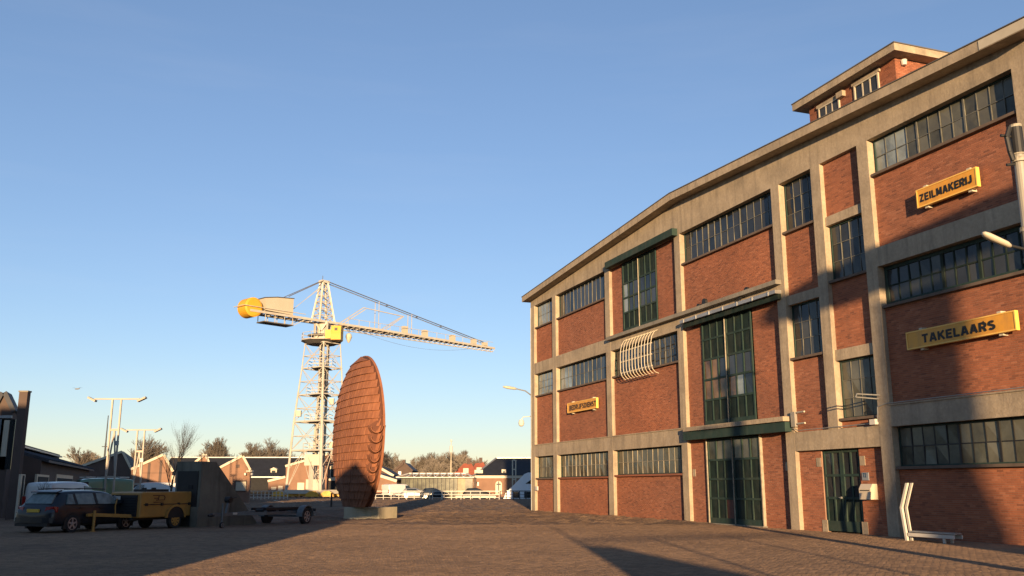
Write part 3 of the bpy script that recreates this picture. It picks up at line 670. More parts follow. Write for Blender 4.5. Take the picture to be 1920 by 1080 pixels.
def text_mesh(word, th=.25, gap=.15):
    """bold block capitals made of flat strokes; origin at the middle of the word"""
    m = MB(); x0 = 0; lift = 0
    for ch in word:
        w, strokes = GL[ch]
        for st in strokes:
            L_ = []; R_ = []
            for k, (x, y) in enumerate(st):
                ds = []
                if k: ds.append(Vector((x - st[k - 1][0], y - st[k - 1][1])).normalized())
                if k < len(st) - 1: ds.append(Vector((st[k + 1][0] - x, st[k + 1][1] - y)).normalized())
                d = (ds[0] + ds[-1]).normalized(); n = Vector((-d.y, d.x)); c = max(.45, n.dot(Vector((-ds[0].y, ds[0].x))))
                L_.append((x0 + x + n.x * th / 2 / c, y + n.y * th / 2 / c)); R_.append((x0 + x - n.x * th / 2 / c, y - n.y * th / 2 / c))
            lift += .0004; nL = len(L_)
            m.add([(a, b, lift) for a, b in L_] + [(a, b, lift) for a, b in R_], [(k, k + 1, nL + k + 1, nL + k) for k in range(nL - 1)])
        x0 += w + gap
    x0 -= gap
    me = bpy.data.meshes.new('lettering'); me.from_pydata([(x - x0 / 2, y - .5, z) for x, y, z in m.v], [], m.f); return me
def sign(label, word, ua, ub, z0, z1, n1, xs=1.0, h=.33, shift=0.0):
    t = thing('sign_board', label, 'sign', F((ua + ub) / 2, z0, BN))
    b = MB().fbox(F, ub + .03, ua - .03, z0 + .03, z1 - .03, n1 - .06, n1).build('sign_face', M['sign'], t)
    fr = MB()
    fr.fbox(F, ub, ua, z0, z0 + .04, n1 - .12, n1 + .015); fr.fbox(F, ub, ua, z1 - .04, z1, n1 - .12, n1 + .015)
    fr.fbox(F, ub, ub + .04, z0 + .04, z1 - .04, n1 - .12, n1 + .012); fr.fbox(F, ua - .04, ua, z0 + .04, z1 - .04, n1 - .12, n1 + .012)
    fr.build('sign_frame', M['sign_edge'], t)
    for f_ in (.14, .86):
        u = ub + (ua - ub) * f_
        for z in (z0 - .07, z1 + .0): MB().fbox(F, u - .07, u + .07, z, z + .07, BN, n1 - .05).build('mounting_clip', M['cream'], t)
    me = text_mesh(word)
    co = np.empty(len(me.vertices) * 3, np.float32); me.vertices.foreach_get('co', co); co = co.reshape(-1, 3)
    w = co[:, 0].max() - co[:, 0].min(); hh = co[:, 1].max() - co[:, 1].min(); co[:, 0] -= (co[:, 0].max() + co[:, 0].min()) / 2; co[:, 1] -= (co[:, 1].max() + co[:, 1].min()) / 2
    sx = xs / w; sy = h / hh; uc = (ua + ub) / 2 + shift; zc = (z0 + z1) / 2
    out = np.array([F(uc - x * sx, zc + y * sy, n1 + .005) for x, y, _ in co], np.float32); out += np.outer(co[:, 2], np.array(NV, np.float32))
    me.vertices.foreach_set('co', out.ravel()); me.update(); me.materials.clear()
    link_mesh('lettering', me, M['ink'], t)
    return t
def span(a, b, ua, ub):      # letter width and shift from two measured picture points
    u0, u1 = F.px(*a, .2)[0], F.px(*b, .2)[0]; return u0 - u1, (u0 + u1) / 2 - (ua + ub) / 2
ZX = span((1717, 362), (1816, 333), 22.42, 20.0); TX = span((1723, 642), (1860, 608), 23.42, 19.23); BX = span((1063, 765), (1113, 756), 51.22, 47.13)
sign('yellow sign reading ZEILMAKERIJ, highest of the signs on the brick wall', 'ZEILMAKERIJ', 22.42, 20.0, 10.36, 10.97, .06, ZX[0], .31, ZX[1])
sign('long yellow sign reading TAKELAARS on the nearest brick bay', 'TAKELAARS', 23.42, 19.23, 5.89, 6.46, .06, TX[0], .34, TX[1])
sign('small yellow sign reading BEDRIJFSDIENST on the far end of the warehouse', 'BEDRIJFSDIENST', 51.22, 47.13, 5.88, 6.47, .04, BX[0], .36, BX[1])

cg = thing('window_cage', 'white basket of curved bars over a second-floor window', 'window grille', F(41.6, 7.1, 0))
prof = [(0.0, 9.18), (.18, 9.08), (.33, 8.85), (.40, 8.5), (.42, 8.0), (.42, 7.6), (.40, 7.4), (.33, 7.22), (.20, 7.08), (.0, 7.02)]
for i in range(11):
    u = 43.28 - i * (43.28 - 39.95) / 10
    MB().path([F(u, z, n) for n, z in prof], .019, 6).build('bar', M['cream'], cg)
for n, z in ((.40, 8.5), (.42, 7.95), (.40, 7.38)): MB().fbox(F, 39.9, 43.33, z - .03, z + .03, n - .045, n - .02).build('cross_bar', M['cream'], cg)

mb_ = thing('mailbox', 'cream metal mailbox on the wall beside the narrow green door', 'mailbox', F(25.85, 1.15, BN))
q0 = [(BN, 1.17), (.12, 1.17), (.12, 1.52), (.02, 1.68), (BN, 1.68)]
MB().prism([F(25.58, z, n) for n, z in q0], [F(26.14, z, n) for n, z in q0]).build('box', M['mail'], mb_)
MB().fbox(F, 25.63, 26.09, 1.45, 1.48, .12, .126).build('slot', M['black'], mb_)
np_ = thing('number_plate', 'small grey plate with the number 72 above the mailbox', 'sign', F(26.1, 1.8, BN))
MB().fbox(F, 25.94, 26.26, 1.80, 2.06, BN, BN + .03).build('plate', M['grey_plate'], np_)
me = text_mesh('72')
for v in me.vertices: v.co = F(26.12 - v.co.x * .12, 1.97 + v.co.y * .14, BN + .035)
me.materials.clear(); link_mesh('digits', me, M['blue_ink'], np_)

bn_ = thing('white_bench', 'white bench with one tall folded end panel standing against the warehouse wall', 'bench', F(22, 0, 1.1))
pp = [(22.80, 0), (22.92, .97), (22.60, 1.70)]
for n0, n1 in ((1.10, 1.14), (1.26, 1.33)):
    m = MB()
    for (ua, za), (ub, zb) in zip(pp, pp[1:]):
        m.hexa([F(ua - .042, za, n0), F(ua + .042, za, n0), F(ua + .042, za, n1), F(ua - .042, za, n1), F(ub - .042, zb, n0), F(ub + .042, zb, n0), F(ub + .042, zb, n1), F(ub - .042, zb, n1)])
    m.build('end_post', M['white'], bn_)
for n0 in (1.0, 1.09, 1.18): MB().fbox(F, 20.98, 22.74, .27, .31, n0, n0 + .075).build('seat_slat', M['galv'], bn_)
MB().fbox(F, 20.98, 22.74, .15, .25, 1.27, 1.32).build('seat_rail', M['white'], bn_); MB().fbox(F, 20.98, 22.74, .15, .25, .98, 1.02).build('seat_rail', M['white'], bn_)
for n0 in (.98, 1.26): MB().fbox(F, 21.32, 21.4, 0, .15, n0, n0 + .05).build('leg', M['white'], bn_)

# ================================================================== rust disc on its plinth
def rot(h): return Vector((h[0], h[1], 0)).normalized()
HD = rot((.37, .93)); HL = Vector((-HD.y, HD.x, 0))        # the yard's own grid: HD runs away, HL to the left
pl = thing('concrete_plinth', 'low pale concrete block under the rusty steel disc', 'plinth', (-6.88, 46.1, 0))
nc = Vector((-6.29, 44.94, 0))
def PL(a, b, z): return nc + HL * a + HD * b + Vector((0, 0, z))
MB().box(0, 1.94, 0, 1.75, 0, .62, PL).build('block', M['plinth'], pl)
for a in (.25, .55, 1.0): MB().box(a, a + .22, .08, .2, .62, .66, PL).build('white_stone', M['white'], pl)

dc = Vector((-7.52, 46.4, 4.06)); RD = 4.0
b_ = R(-25); De = Vector((math.sin(b_), math.cos(b_), 0)); Dn = Vector((-math.cos(b_), math.sin(b_), 0))   # Dn: towards the viewer's left
disc = thing('steel_disc_sculpture', 'huge upright lens-shaped rusty steel disc of lapped curved plates', 'sculpture', (dc.x, dc.y, .62))
BUL = .95
def DP(e, z, off=0.0):
    """point on the bulging face: e along the disc, z up from its centre"""
    r2 = (e * e + z * z) / (RD * RD)
    bul = BUL * math.sqrt(max(0.0, 1 - min(r2, 1))) if r2 < 1 else 0
    return dc + De * e + Vector((0, 0, z)) + Dn * (bul + off)
ZC = .63 - dc.z                                   # the foot
NR = 20; rows = [ZC + (RD * .985 - ZC) * i / NR for i in range(NR + 1)]
for i in range(NR):
    z0, z1 = rows[i], rows[i + 1]; zm = (z0 + z1) / 2
    def half(z): return math.sqrt(max(0, RD * RD * .97 - z * z))
    n = max(6, int(2 * half(zm) / .30)); m = MB()
    for k in range(n):
        t0, t1 = -1 + 2 * k / n, -1 + 2 * (k + 1) / n
        lo0, lo1 = t0 * half(z0), t1 * half(z0); hi0, hi1 = t0 * half(z1), t1 * half(z1)
        g_ = .017
        jt = random.uniform(-.012, .012)
        # plates stand proud at their lower edge and tuck under the row above; more open to the near rim
        op = .05 + .05 * max(0, -(t0 + t1) / 2) + jt
        A_ = DP(lo0 + g_, z0, op); B_ = DP(lo1 - g_, z0, op); C_ = DP(hi1 - g_, z1 + .02, .0); D_ = DP(hi0 + g_, z1 + .02, .0)
        A2 = DP(lo0 + g_, z0, op - .03); B2 = DP(lo1 - g_, z0, op - .03); C2 = DP(hi1 - g_, z1 + .02, -.03); D2 = DP(hi0 + g_, z1 + .02, -.03)
        m.hexa([A2, B2, C2, D2, A_, B_, C_, D_])
    m.build('plate_course', M['rust'], disc)
# inner shell, rim and back
m = MB(); rings = []
for s_ in (0, .2, .4, .6, .8, .93, 1.0):
    rings.append([DP(RD * s_ * .985 * math.cos(2 * math.pi * i / 48), max(ZC, RD * s_ * .985 * math.sin(2 * math.pi * i / 48)), -.09) for i in range(48)])
m.loft(rings); m.build('shell', M['rust_dark'], disc, smooth=True)
m = MB(); rr = []
TA = math.asin(ZC / RD)
for i in range(65):
    t = TA + (math.pi - 2 * TA) * i / 64; c, s_ = math.cos(t), math.sin(t)
    rr.append([dc + De * (RD + a) * c + Vector((0, 0, (RD + a) * s_)) + Dn * o for a, o in ((-.10, .10), (-.02, .03), (-.02, -.02), (-.10, -.02))])
m.loft(rr, caps=False); m.build('rim', M['rust'], disc)
m = MB(); rings = []
for s_ in (.98, .8, .5, .1): rings.append([dc + De * (RD * s_ * math.cos(2 * math.pi * i / 40)) + Vector((0, 0, max(ZC, RD * s_ * math.sin(2 * math.pi * i / 40)))) - Dn * (.03 - .45 * math.sqrt(1 - s_ * s_)) for i in range(40)])
m.loft(rings); m.build('back_shell', M['rust'], disc, smooth=True)
# curled scoops by the lower near rim (towards the viewer's right)
Pv = Vector((.986, .165, 0)); Tv = Vector((.165, -.986, 0))
for k in range(6):
    z = .10 - .44 * k; near = dc - De * math.sqrt(RD * RD - z * z) + Vector((0, 0, z)); w = .42 - .02 * k
    c = near - Pv * (w * .90 + .02 * k)
    def UP(a, zz, t): return c + Pv * a + Vector((0, 0, zz)) + Tv * t
    m = MB(); N_ = 10
    for j_ in range(N_):
        t0, t1 = math.pi * (1 + j_ / N_), math.pi * (1 + (j_ + 1) / N_)
        def sec(t): return [UP(w * math.cos(t), .44 * math.sin(t) + .20, -.25), UP((w - .02) * math.cos(t), .42 * math.sin(t) + .20, -.22), UP((w - .17) * math.cos(t), .26 * math.sin(t) + .12, .20), UP((w - .15) * math.cos(t), .29 * math.sin(t) + .12, .20)]
        m.loft([sec(t0), sec(t1)])
    m.build('curled_plate', M['rust'], disc)
    hp = [UP((w - .09) * math.cos(math.pi * (1 + q / 8)), .34 * math.sin(math.pi * (1 + q / 8)) + .2, -.10) for q in range(9)] + [UP(.0, .42, -.10)]
    MB().prism(hp, [p_ - Tv * .03 for p_ in hp]).build('scoop_shade_plate', M['rust_dark'], disc)  # dark plate stands in for the shaded hollow of the scoop
z = .75; near = dc - De * math.sqrt(RD * RD - z * z) + Vector((0, 0, z))
hp = [near - Pv * a + Vector((0, 0, b)) - Tv * .0 for a, b in ((.16, .55), (.30, -.1), (.33, -.75), (.22, -.6), (.14, 0))]
MB().prism(hp, [p_ - Tv * .05 for p_ in hp]).build('scoop_shade_plate', M['rust_dark'], disc)

# ================================================================== vehicles
class Loc:
    """local frame: x forwards, y left, z up"""
    def __init__(s, o, h): s.o = Vector((o[0], o[1], 0)); s.h = Vector((h[0], h[1], 0)).normalized(); s.l = Vector((-s.h.y, s.h.x, 0))
    def __call__(s, x, y, z): return s.o + s.h * x + s.l * y + Vector((0, 0, z))
def wheel(T, x, y, r, w, side, parent, rim='chrome', spokes=5):
    ax = T(x, y + side, 0) - T(x, y, 0); c = T(x, y, r)
    t = MB().lathe(c - ax * (w / 2), ax, [(0, r * .72), (.0, r * .93), (w * .18, r), (w * .82, r), (w, r * .93), (w, r * .66), (w * .8, r * .62)], 28).build('wheel', M['rubber'], parent, smooth=False)
    m = MB().lathe(c + ax * (w * .30), ax, [(0, r * .66), (w * .15, r * .66), (w * .13, r * .56), (.02, r * .54), (.02, .02)], 24)
    d = m.build('rim', M['black'], t)
    s = MB()
    u = T(x + 1, y, 0) - T(x, y, 0)
    for k in range(spokes):
        a = 2 * math.pi * k / spokes + .3; v = u * math.cos(a) + Vector((0, 0, math.sin(a)))
        s.beam(c + ax * (w * .40) + v * .03, c + ax * (w * .42) + v * (r * .6), r * .2, .03, ax)
    s.lathe(c + ax * (w * .36), ax, [(0, r * .66), (.03, r * .66), (.03, r * .58), (0, r * .57)], 24)
    s.lathe(c + ax * (w * .36), ax, [(0, r * .16), (.04, r * .14)], 12)
    s.build('spokes', M[rim], t)
    return t
def body_rings(st, T):
    rings = []
    for x, zb, zs, zbelt, zt, w, wt in st:
        half = [(w * .90, zb), (w * .985, zb + .14), (w, (zb + zbelt) / 2 + zs), (w * .965, zbelt), (wt + (w * .965 - wt) * .08, zt - .07), (wt * .93, zt - .02), (wt * .55, zt), ]
        rings.append([T(x, -y, z) for y, z in half] + [T(x, y, z) for y, z in half[::-1]])
    return rings
def quad_panel(T, pts, off, th, name, m, parent):
    """a thin panel through four or more local points, pushed out along off"""
    o = Vector(off); P_ = [T(*(Vector(p) + o)) for p in pts]; Q = [T(*(Vector(p) + o * (1 - th))) for p in pts]
    return MB().prism(P_, Q).build(name, M[m], parent)

# --- dark estate car, seen from behind on its right
TC = Loc((-16.62, 32.90), (.35, .935))      # x=0 at the rear bumper
car = thing('estate_car', 'dark blue-grey estate car parked at the left with a yellow rear plate', 'car', TC(2.2, 0, 0))
st = [(0.0, .34, 0, .62, .66, .74, .70), (.06, .26, 0, .80, .88, .83, .70), (.16, .24, 0, .93, .98, .87, .66), (.34, .22, .02, .95, 1.22, .885, .60), (.52, .20, .02, .95, 1.40, .89, .60), (.75, .2, .02, .95, 1.455, .89, .62),
      (1.6, .2, .02, .945, 1.475, .89, .63), (2.5, .2, .02, .94, 1.455, .89, .62), (2.95, .2, .02, .94, 1.36, .89, .60), (3.35, .2, .02, .935, 1.12, .885, .64), (3.62, .2, .02, .93, .98, .88, .70), (4.1, .22, .02, .86, .90, .86, .70), (4.42, .26, 0, .72, .78, .80, .66), (4.54, .34, 0, .58, .62, .70, .6)]
cb = MB().loft(body_rings(st, TC)).build('body', M['carpaint'], car, smooth=True)
sm = cb.modifiers.new('sub', 'SUBSURF'); sm.levels = 1; sm.render_levels = 2
for y_, s_ in ((-.80, -1), (.80, 1)):
    for x_ in (.92, 3.50):
        wheel(TC, x_, y_, .315, .21, s_, car)
        arch = MB(); pr = [(x_ + .375 * math.cos(math.pi * k / 12), .315 + .375 * math.sin(math.pi * k / 12)) for k in range(13)]
        pr = [(x_ + .375, .14)] + pr + [(x_ - .375, .14)]
        yo = s_ * .893
        arch.prism([TC(a, yo, c) for a, c in pr], [TC(a, yo - s_ * .10, c) for a, c in pr]); arch.build('wheel_arch', M['black'], car)
wy = lambda z: .965 * .89 - (.965 * .89 - .66) * (z - .945) / (1.40 - .945)
def side_glass(xs, nm='side_window', m='glass_fog'):
    for s_ in (-1, 1):
        P_ = [TC(x, s_ * (wy(z) + .022), z) for x, z in xs]; Q = [TC(x, s_ * (wy(z) - .03), z) for x, z in xs]
        MB().prism(P_, Q).build(nm, M[m], car)
side_glass([(.62, .99), (1.02, .985), (.98, 1.33), (.80, 1.33)])
side_glass([(1.14, .98), (1.95, .975), (1.92, 1.36), (1.10, 1.345)])
side_glass([(2.08, .975), (3.22, .97), (2.72, 1.33), (2.06, 1.365)])
for xs in ([(1.04, .97), (1.12, .97), (1.09, 1.35), (1.0, 1.34)], [(1.97, .965), (2.06, .965), (2.04, 1.37), (1.94, 1.37)]):
    side_glass(xs, 'window_pillar', 'black')
rg = [(.20, -.62, 1.0), (.20, .62, 1.0), (.47, .52, 1.34), (.47, -.52, 1.34)]
MB().prism([TC(x - .035, y, z + .012) for x, y, z in rg], [TC(x + .03, y, z) for x, y, z in rg]).build('rear_window', M['glass_fog'], car)
MB().prism([TC(x, y, z) for x, y, z in ((.40, -.60, 1.42), (.40, .60, 1.42), (.62, .6, 1.475), (.62, -.6, 1.475))], [TC(x, y, z) for x, y, z in ((.38, -.60, 1.385), (.38, .60, 1.385), (.62, .6, 1.43), (.62, -.6, 1.43))]).build('roof_spoiler', M['carpaint'], car)
for s_ in (-1, 1):
    MB().prism([TC(x, s_ * y, z) for x, y, z in ((.02, .50, .70), (.03, .84, .70), (.20, .885, .72), (.20, .885, .90), (.10, .82, .92), (.06, .52, .90))], [TC(x + .08, s_ * y * .96, z) for x, y, z in ((.02, .50, .70), (.03, .84, .70), (.20, .885, .72), (.20, .885, .90), (.10, .82, .92), (.06, .52, .90))]).build('tail_light', M['red'], car)
    MB().path([TC(.7, s_ * .60, 1.50), TC(1.6, s_ * .61, 1.53), TC(2.6, s_ * .60, 1.50)], .018).build('roof_rail', M['black'], car)
    MB().box(2.95, 3.12, s_ * .90, s_ * 1.05, .98, 1.12, TC).build('mirror', M['carpaint'], car)
    MB().box(1.2, 1.38, s_ * .885, s_ * .91, .84, .87, TC).build('door_handle', M['carpaint'], car); MB().box(2.12, 2.3, s_ * .885, s_ * .91, .83, .86, TC).build('door_handle', M['carpaint'], car)
MB().box(-.012, .03, -.27, .27, .72, .83, TC).build('number_plate', M['plate'], car)
bq = [(.10, -.84), (-.01, -.78), (-.05, -.5), (-.06, 0), (-.05, .5), (-.01, .78), (.10, .84)]
MB().prism([TC(x, y, .36) for x, y in bq], [TC(x, y, .54) for x, y in bq]).build('bumper', M['carpaint'], car)
MB().box(-.03, .10, -.74, .74, .25, .35, TC).build('bumper_trim', M['black'], car)

# --- vans
def van(name, label, o, h, paint, L=4.9, H=2.0, W=.95, roofbars=False, scale=1.0):
    T0 = Loc(o, h); T = lambda x, y, z: T0(x * scale, y * scale, z * scale)
    t = thing(name, label, 'van', T0(L / 2, 0, 0))
    st = [(0, .4, 0, 1.0, H * .93, W * .94, W * .82), (.08, .3, 0, 1.05, H * .97, W, W * .86), (L * .3, .28, .02, 1.08, H, W, W * .88), (L * .62, .28, .02, 1.08, H * .985, W, W * .87), (L * .70, .28, .02, 1.07, H * .94, W, W * .84), (L * .82, .28, .02, 1.03, 1.30, W * .99, W * .8), (L * .87, .3, 0, .98, 1.1, W * .98, W * .8), (L * .96, .32, 0, .85, .93, W * .94, W * .76), (L, .4, 0, .6, .66, W * .8, W * .7)]
    b = MB().loft(body_rings(st, T)).build('body', M[paint], t, smooth=True); s = b.modifiers.new('sub', 'SUBSURF'); s.levels = 1; s.render_levels = 2
    for s_ in (-1, 1):
        for x in (L * .18, L * .80): wheel(T, x, s_ * (W - .1), .33, .22, s_, t, spokes=6)
        q = [(L * .60, 1.14), (L * .80, 1.12), (L * .72, H * .86), (L * .60, H * .88)]
        yy = lambda z: W * .97 - (W * .97 - W * .86) * (z - 1.08) / (H - 1.08) + .02
        MB().prism([T(x, s_ * yy(z), z) for x, z in q], [T(x, s_ * (yy(z) - .05), z) for x, z in q]).build('side_window', M['glass_dark'], t)
        MB().box(L * .78, L * .81, s_ * (W + .02), s_ * (W + .2), 1.1, 1.38, T).build('mirror', M['black'], t)
        MB().box(L * .22, L * .58, s_ * (W - .02), s_ * (W + .012), .62, .68, T).build('rub_strip', M['black'], t)
        MB().box(-.02, .06, s_ * W * .74, s_ * W * .93, .75, 1.15, T).build('tail_light', M['red'], t)
    MB().prism([T(x, y, z) for x, y, z in ((L * .815, -W * .72, 1.32), (L * .815, W * .72, 1.32), (L * .72, W * .7, H * .90), (L * .72, -W * .7, H * .90))], [T(x + .05, y, z + .03) for x, y, z in ((L * .815, -W * .72, 1.32), (L * .815, W * .72, 1.32), (L * .72, W * .7, H * .90), (L * .72, -W * .7, H * .90))]).build('windscreen', M['glass_dark'], t)
    MB().box(L * .985, L + .03, -W * .8, W * .8, .35, .55, T).build('bumper', M['black'], t)
    for s_ in (-1, 1): MB().box(L * .94, L + .01, s_ * W * .55, s_ * W * .85, .66, .82, T).build('headlight', M['white'], t)
    MB().box(-.03, .03, -W * .9, W * .9, .36, .52, T).build('bumper', M['black'], t)
    if roofbars:
        for f_ in (.12, .34, .56):
            MB().box(L * f_, L * f_ + .06, -W * .8, W * .8, H + .03, H + .09, T).build('roof_bar', M['white'], t)
            for s_ in (-1, 1): MB().box(L * f_ - .25, L * f_ + .35, s_ * W * .78, s_ * W * .74, H + .0, H + .08, T).build('roof_bar', M['white'], t)
    return t
p = at(66, 925, 43.5); q = at(152, 925, 46.9); van('delivery_van', 'rounded white van parked in shade behind the estate car', (p.x + .1, p.y), (q.x - p.x, q.y - p.y), 'van_white', L=4.1, H=1.84, W=.78)
p = at(243, 925, 64); q = at(152, 925, 62); van('delivery_van', 'green van with pale roof bars between the two light masts', (p.x, p.y), (q.x - p.x, q.y - p.y), 'van_green', L=4.9, H=2.15, roofbars=True)
p = at(338, 925, 86.2); q = at(262, 925, 85.6); van('delivery_van', 'sunlit white van in front of the near brick gable', (p.x, p.y), (q.x - p.x, q.y - p.y), 'van_white', L=5.0, H=1.98)
p = at(722, 921, 128); q = at(680, 921, 125); van('delivery_van', 'tiny white van beyond the rusty disc beside a brick gable', (p.x, p.y), (p.x - q.x, p.y - q.y - .6), 'van_white', L=4.6, H=1.95)

# --- towed compressor
TK = Loc((-13.8, 35.2), (-.38, -.925))      # x forwards towards the tow bar; A is the front right... x<0 runs back
cp = thing('towed_compressor', 'yellow towed compressor with black grille front beside the concrete wedge', 'compressor', TK(-1.4, -.75, 0))
def KP(x, y, z): return TK(x, -y, z)        # y>0 towards the left-back side
pr = [(0, .44), (0, 1.36), (-.18, 1.40), (-2.75, 1.40), (-2.92, 1.30), (-3.0, .62), (-2.9, .46)]
m = MB(); m.prism([KP(x, 0.02, z) for x, z in pr], [KP(x, 1.50, z) for x, z in pr]); hood = m.build('body', M['yellow'], cp)
bv = hood.modifiers.new('bevel', 'BEVEL'); bv.width = .05; bv.segments = 3
MB().box(.0, .035, .16, 1.38, .50, 1.28, KP).build('grille', M['black'], cp)
for k in range(7): MB().box(.035, .055, .2, 1.34, .56 + k * .1, .59 + k * .1, KP).build('grille_slat', M['rubber'], cp)
MB().box(.055, .062, .95, 1.32, 1.06, 1.24, KP).build('notice', M['white'], cp)
MB().box(-2.72, -.18, -.012, .02, .92, .945, KP).build('hood_seam', M['black'], cp)
for x in (-.3, -1.1, -2.0, -2.6): MB().box(x - .05, x + .05, -.03, .02, .88, .98, KP).build('latch', M['black'], cp)
MB().box(-1.9, -.75, .45, 1.1, 1.40, 1.49, KP).build('exhaust_box', M['black'], cp)
for x in (-.85, -1.35): MB().lathe(KP(x, .7, 1.48), (0, 0, 1), [(0, .09), (.07, .09)], 12).build('filler_cap', M['black'], cp)
# fender, wheels, tow bar
m = MB(); arc = [(-1.85 + .46 * math.cos(math.pi * k / 10), .42 + .42 * math.sin(math.pi * k / 10)) for k in range(11)]
m.prism([KP(x, -.035, z) for x, z in arc], [KP(x, .30, z) for x, z in arc]); m.build('wheel_arch', M['black'], cp)
m = MB(); ao = [(-1.85 + .54 * math.cos(math.pi * k / 10), .42 + .50 * math.sin(math.pi * k / 10)) for k in range(11)]
for k in range(10):
    m.hexa([KP(arc[k][0], -.06, arc[k][1]), KP(arc[k + 1][0], -.06, arc[k + 1][1]), KP(arc[k + 1][0], .02, arc[k + 1][1]), KP(arc[k][0], .02, arc[k][1]), KP(ao[k][0], -.06, ao[k][1]), KP(ao[k + 1][0], -.06, ao[k + 1][1]), KP(ao[k + 1][0], .02, ao[k + 1][1]), KP(ao[k][0], .02, ao[k][1])])
m.build('fender', M['yellow'], cp)
for y_, s_ in ((.06, 1), (1.46, -1)):
    w_ = wheel(lambda x, y, z: TK(x, y, z), -1.85, -y_ , .33, .18, s_, cp, rim='yellow', spokes=8)
MB().box(-2.9, .1, .3, .45, .36, .46, KP).box(-2.9, .1, 1.05, 1.2, .36, .46, KP).build('chassis', M['black'], cp)
m = MB(); m.beam(KP(.0, .40, .52), KP(1.45, .70, .60), .10, .12); m.beam(KP(.0, 1.10, .52), KP(1.45, .80, .60), .10, .12); m.beam(KP(1.35, .75, .60), KP(1.75, .75, .60), .1, .1); m.build('tow_bar', M['yellow'], cp)
MB().tube(KP(1.5, .66, 0), KP(1.5, .66, .75), .05, .05, 10).lathe(KP(1.5, .66, 0), (0, 0, 1), [(0, .11), (.03, .11)], 10).build('prop_leg', M['yellow'], cp)
MB().path([KP(.25, .95, .55), KP(.27, .95, .9), KP(.2, .95, 1.15)], .03).build('hose', M['yellow'], cp)
MB().lathe(KP(.2, 1.05, 1.18), KP(1, 0, 0) - KP(0, 0, 0), [(0, .06), (.05, .09), (.06, .09)], 12).build('lamp', M['chrome'], cp)
lg = MB()
for a, b in (((0, 1), (.9, 1)), ((.9, 1), (1.02, .75)), ((1.02, .75), (.95, .35)), ((.95, .35), (.3, .35)), ((.5, 1), (.45, .35)), ((.12, .62), (.5, .62)), ((.08, .05), (.9, .05))):
    lg.beam(KP(-.62 - a[0] * .62, .012, 1.0 + a[1] * .26), KP(-.62 - b[0] * .62, .012, 1.0 + b[1] * .26), .02, .028)
lg.build('painted_mark', M['rust_dark'], cp)

# --- concrete wedge with a dark door
TW = lambda a, b, z: Vector((-12.42, 37.6, 0)) + HL * a + HD * b + Vector((0, 0, z))
wd = thing('concrete_wedge', 'dark concrete wedge with a sloping back standing beside the compressor', 'concrete block', TW(.6, 1.5, 0))
pr = [(0, 0), (3.85, 0), (.87, 2.58), (.0, 2.58)]
MB().prism([TW(0, b, z) for b, z in pr], [TW(1.25, b, z) for b, z in pr]).build('block', M['wedge'], wd)
MB().box(.12, 1.13, -.04, .02, .05, 2.2, TW).build('steel_door', M['black'], wd)
MB().box(-.04, .3, -.12, .0, 0, .8, TW).build('step', M['wedge'], wd)
MB().box(.35, .55, -.07, -.03, 1.5, 1.65, TW).build('hatch', M['rubber'], wd)

# --- empty boat trailer
TT = Loc((-11.4, 37.1), HD)                # x=0 at the jockey wheel, forwards = away
def TP(x, y, z): return TT(x, y, z)
bt = thing('boat_trailer', 'empty low boat trailer with winch post in front of the concrete wedge', 'trailer', TP(2.2, 0, 0))
m = MB(); m.beam(TP(-.5, 0, .52), TP(1.0, 0, .52), .1, .12)
for s_ in (-1, 1): m.beam(TP(1.0, 0, .52), TP(2.2, s_ * .55, .52), .08, .12); m.beam(TP(2.2, s_ * .55, .52), TP(5.1, s_ * .6, .52), .08, .12)
for x in (2.3, 3.4, 5.0): m.beam(TP(x, -.6, .50), TP(x, .6, .50), .08, .1)
m.build('frame', M['trailer'], bt)
m = MB(); m.beam(TP(4.35, -.95, .36), TP(4.35, .95, .36), .09, .09); m.build('axle', M['trailer'], bt)
for s_ in (-1, 1):
    wheel(TP, 4.35, s_ * .98, .34, .2, s_, bt, rim='galv', spokes=6)
    m = MB(); ar = [(4.35 + .43 * math.cos(math.pi * k / 10), .36 + .43 * math.sin(math.pi * k / 10)) for k in range(11)]
    for k in range(10):
        (a0, c0), (a1, c1) = ar[k], ar[k + 1]
        m.hexa([TP(a0, s_ * .82, c0 - .02), TP(a1, s_ * .82, c1 - .02), TP(a1, s_ * 1.12, c1 - .02), TP(a0, s_ * 1.12, c0 - .02), TP(a0, s_ * .82, c0 + .02), TP(a1, s_ * .82, c1 + .02), TP(a1, s_ * 1.12, c1 + .02), TP(a0, s_ * 1.12, c0 + .02)])
    m.build('mudguard', M['trailer'], bt)
    MB().beam(TP(2.4, s_ * .32, .68), TP(5.0, s_ * .34, .68), .12, .1).build('bunk', M['black'], bt)
    MB().box(5.05, 5.12, s_ * .5, s_ * .8, .55, .68, TP).build('tail_light', M['red'], bt)
MB().beam(TP(5.1, -1.0, .6), TP(5.1, 1.0, .6), .05, .12).build('light_board', M['black'], bt)
m = MB(); m.beam(TP(.35, 0, .55), TP(.5, 0, 1.1), .09, .09); m.build('winch_post', M['trailer'], bt)
MB().lathe(TP(.45, -.12, 1.08), TT.l, [(0, .12), (.24, .12)], 12).beam(TP(.2, -.14, 1.1), TP(.75, -.14, 1.18), .03, .03).build('winch', M['black'], bt)
MB().tube(TP(.0, -.1, .18), TP(.0, -.1, .95), .035, .035, 8).build('jockey_stem', M['trailer'], bt)
wheel(TP, 0, -.1, .12, .07, -1, bt, rim='galv')
for x in (2.5, 3.3, 4.1): MB().lathe(TP(x, -.18, .62), TT.l, [(0, .07), (.36, .07)], 10).build('keel_roller', M['black'], bt)
MB().box(.7, .95, -.07, -.052, .5, .58, TP).build('sticker', M['white'], bt)
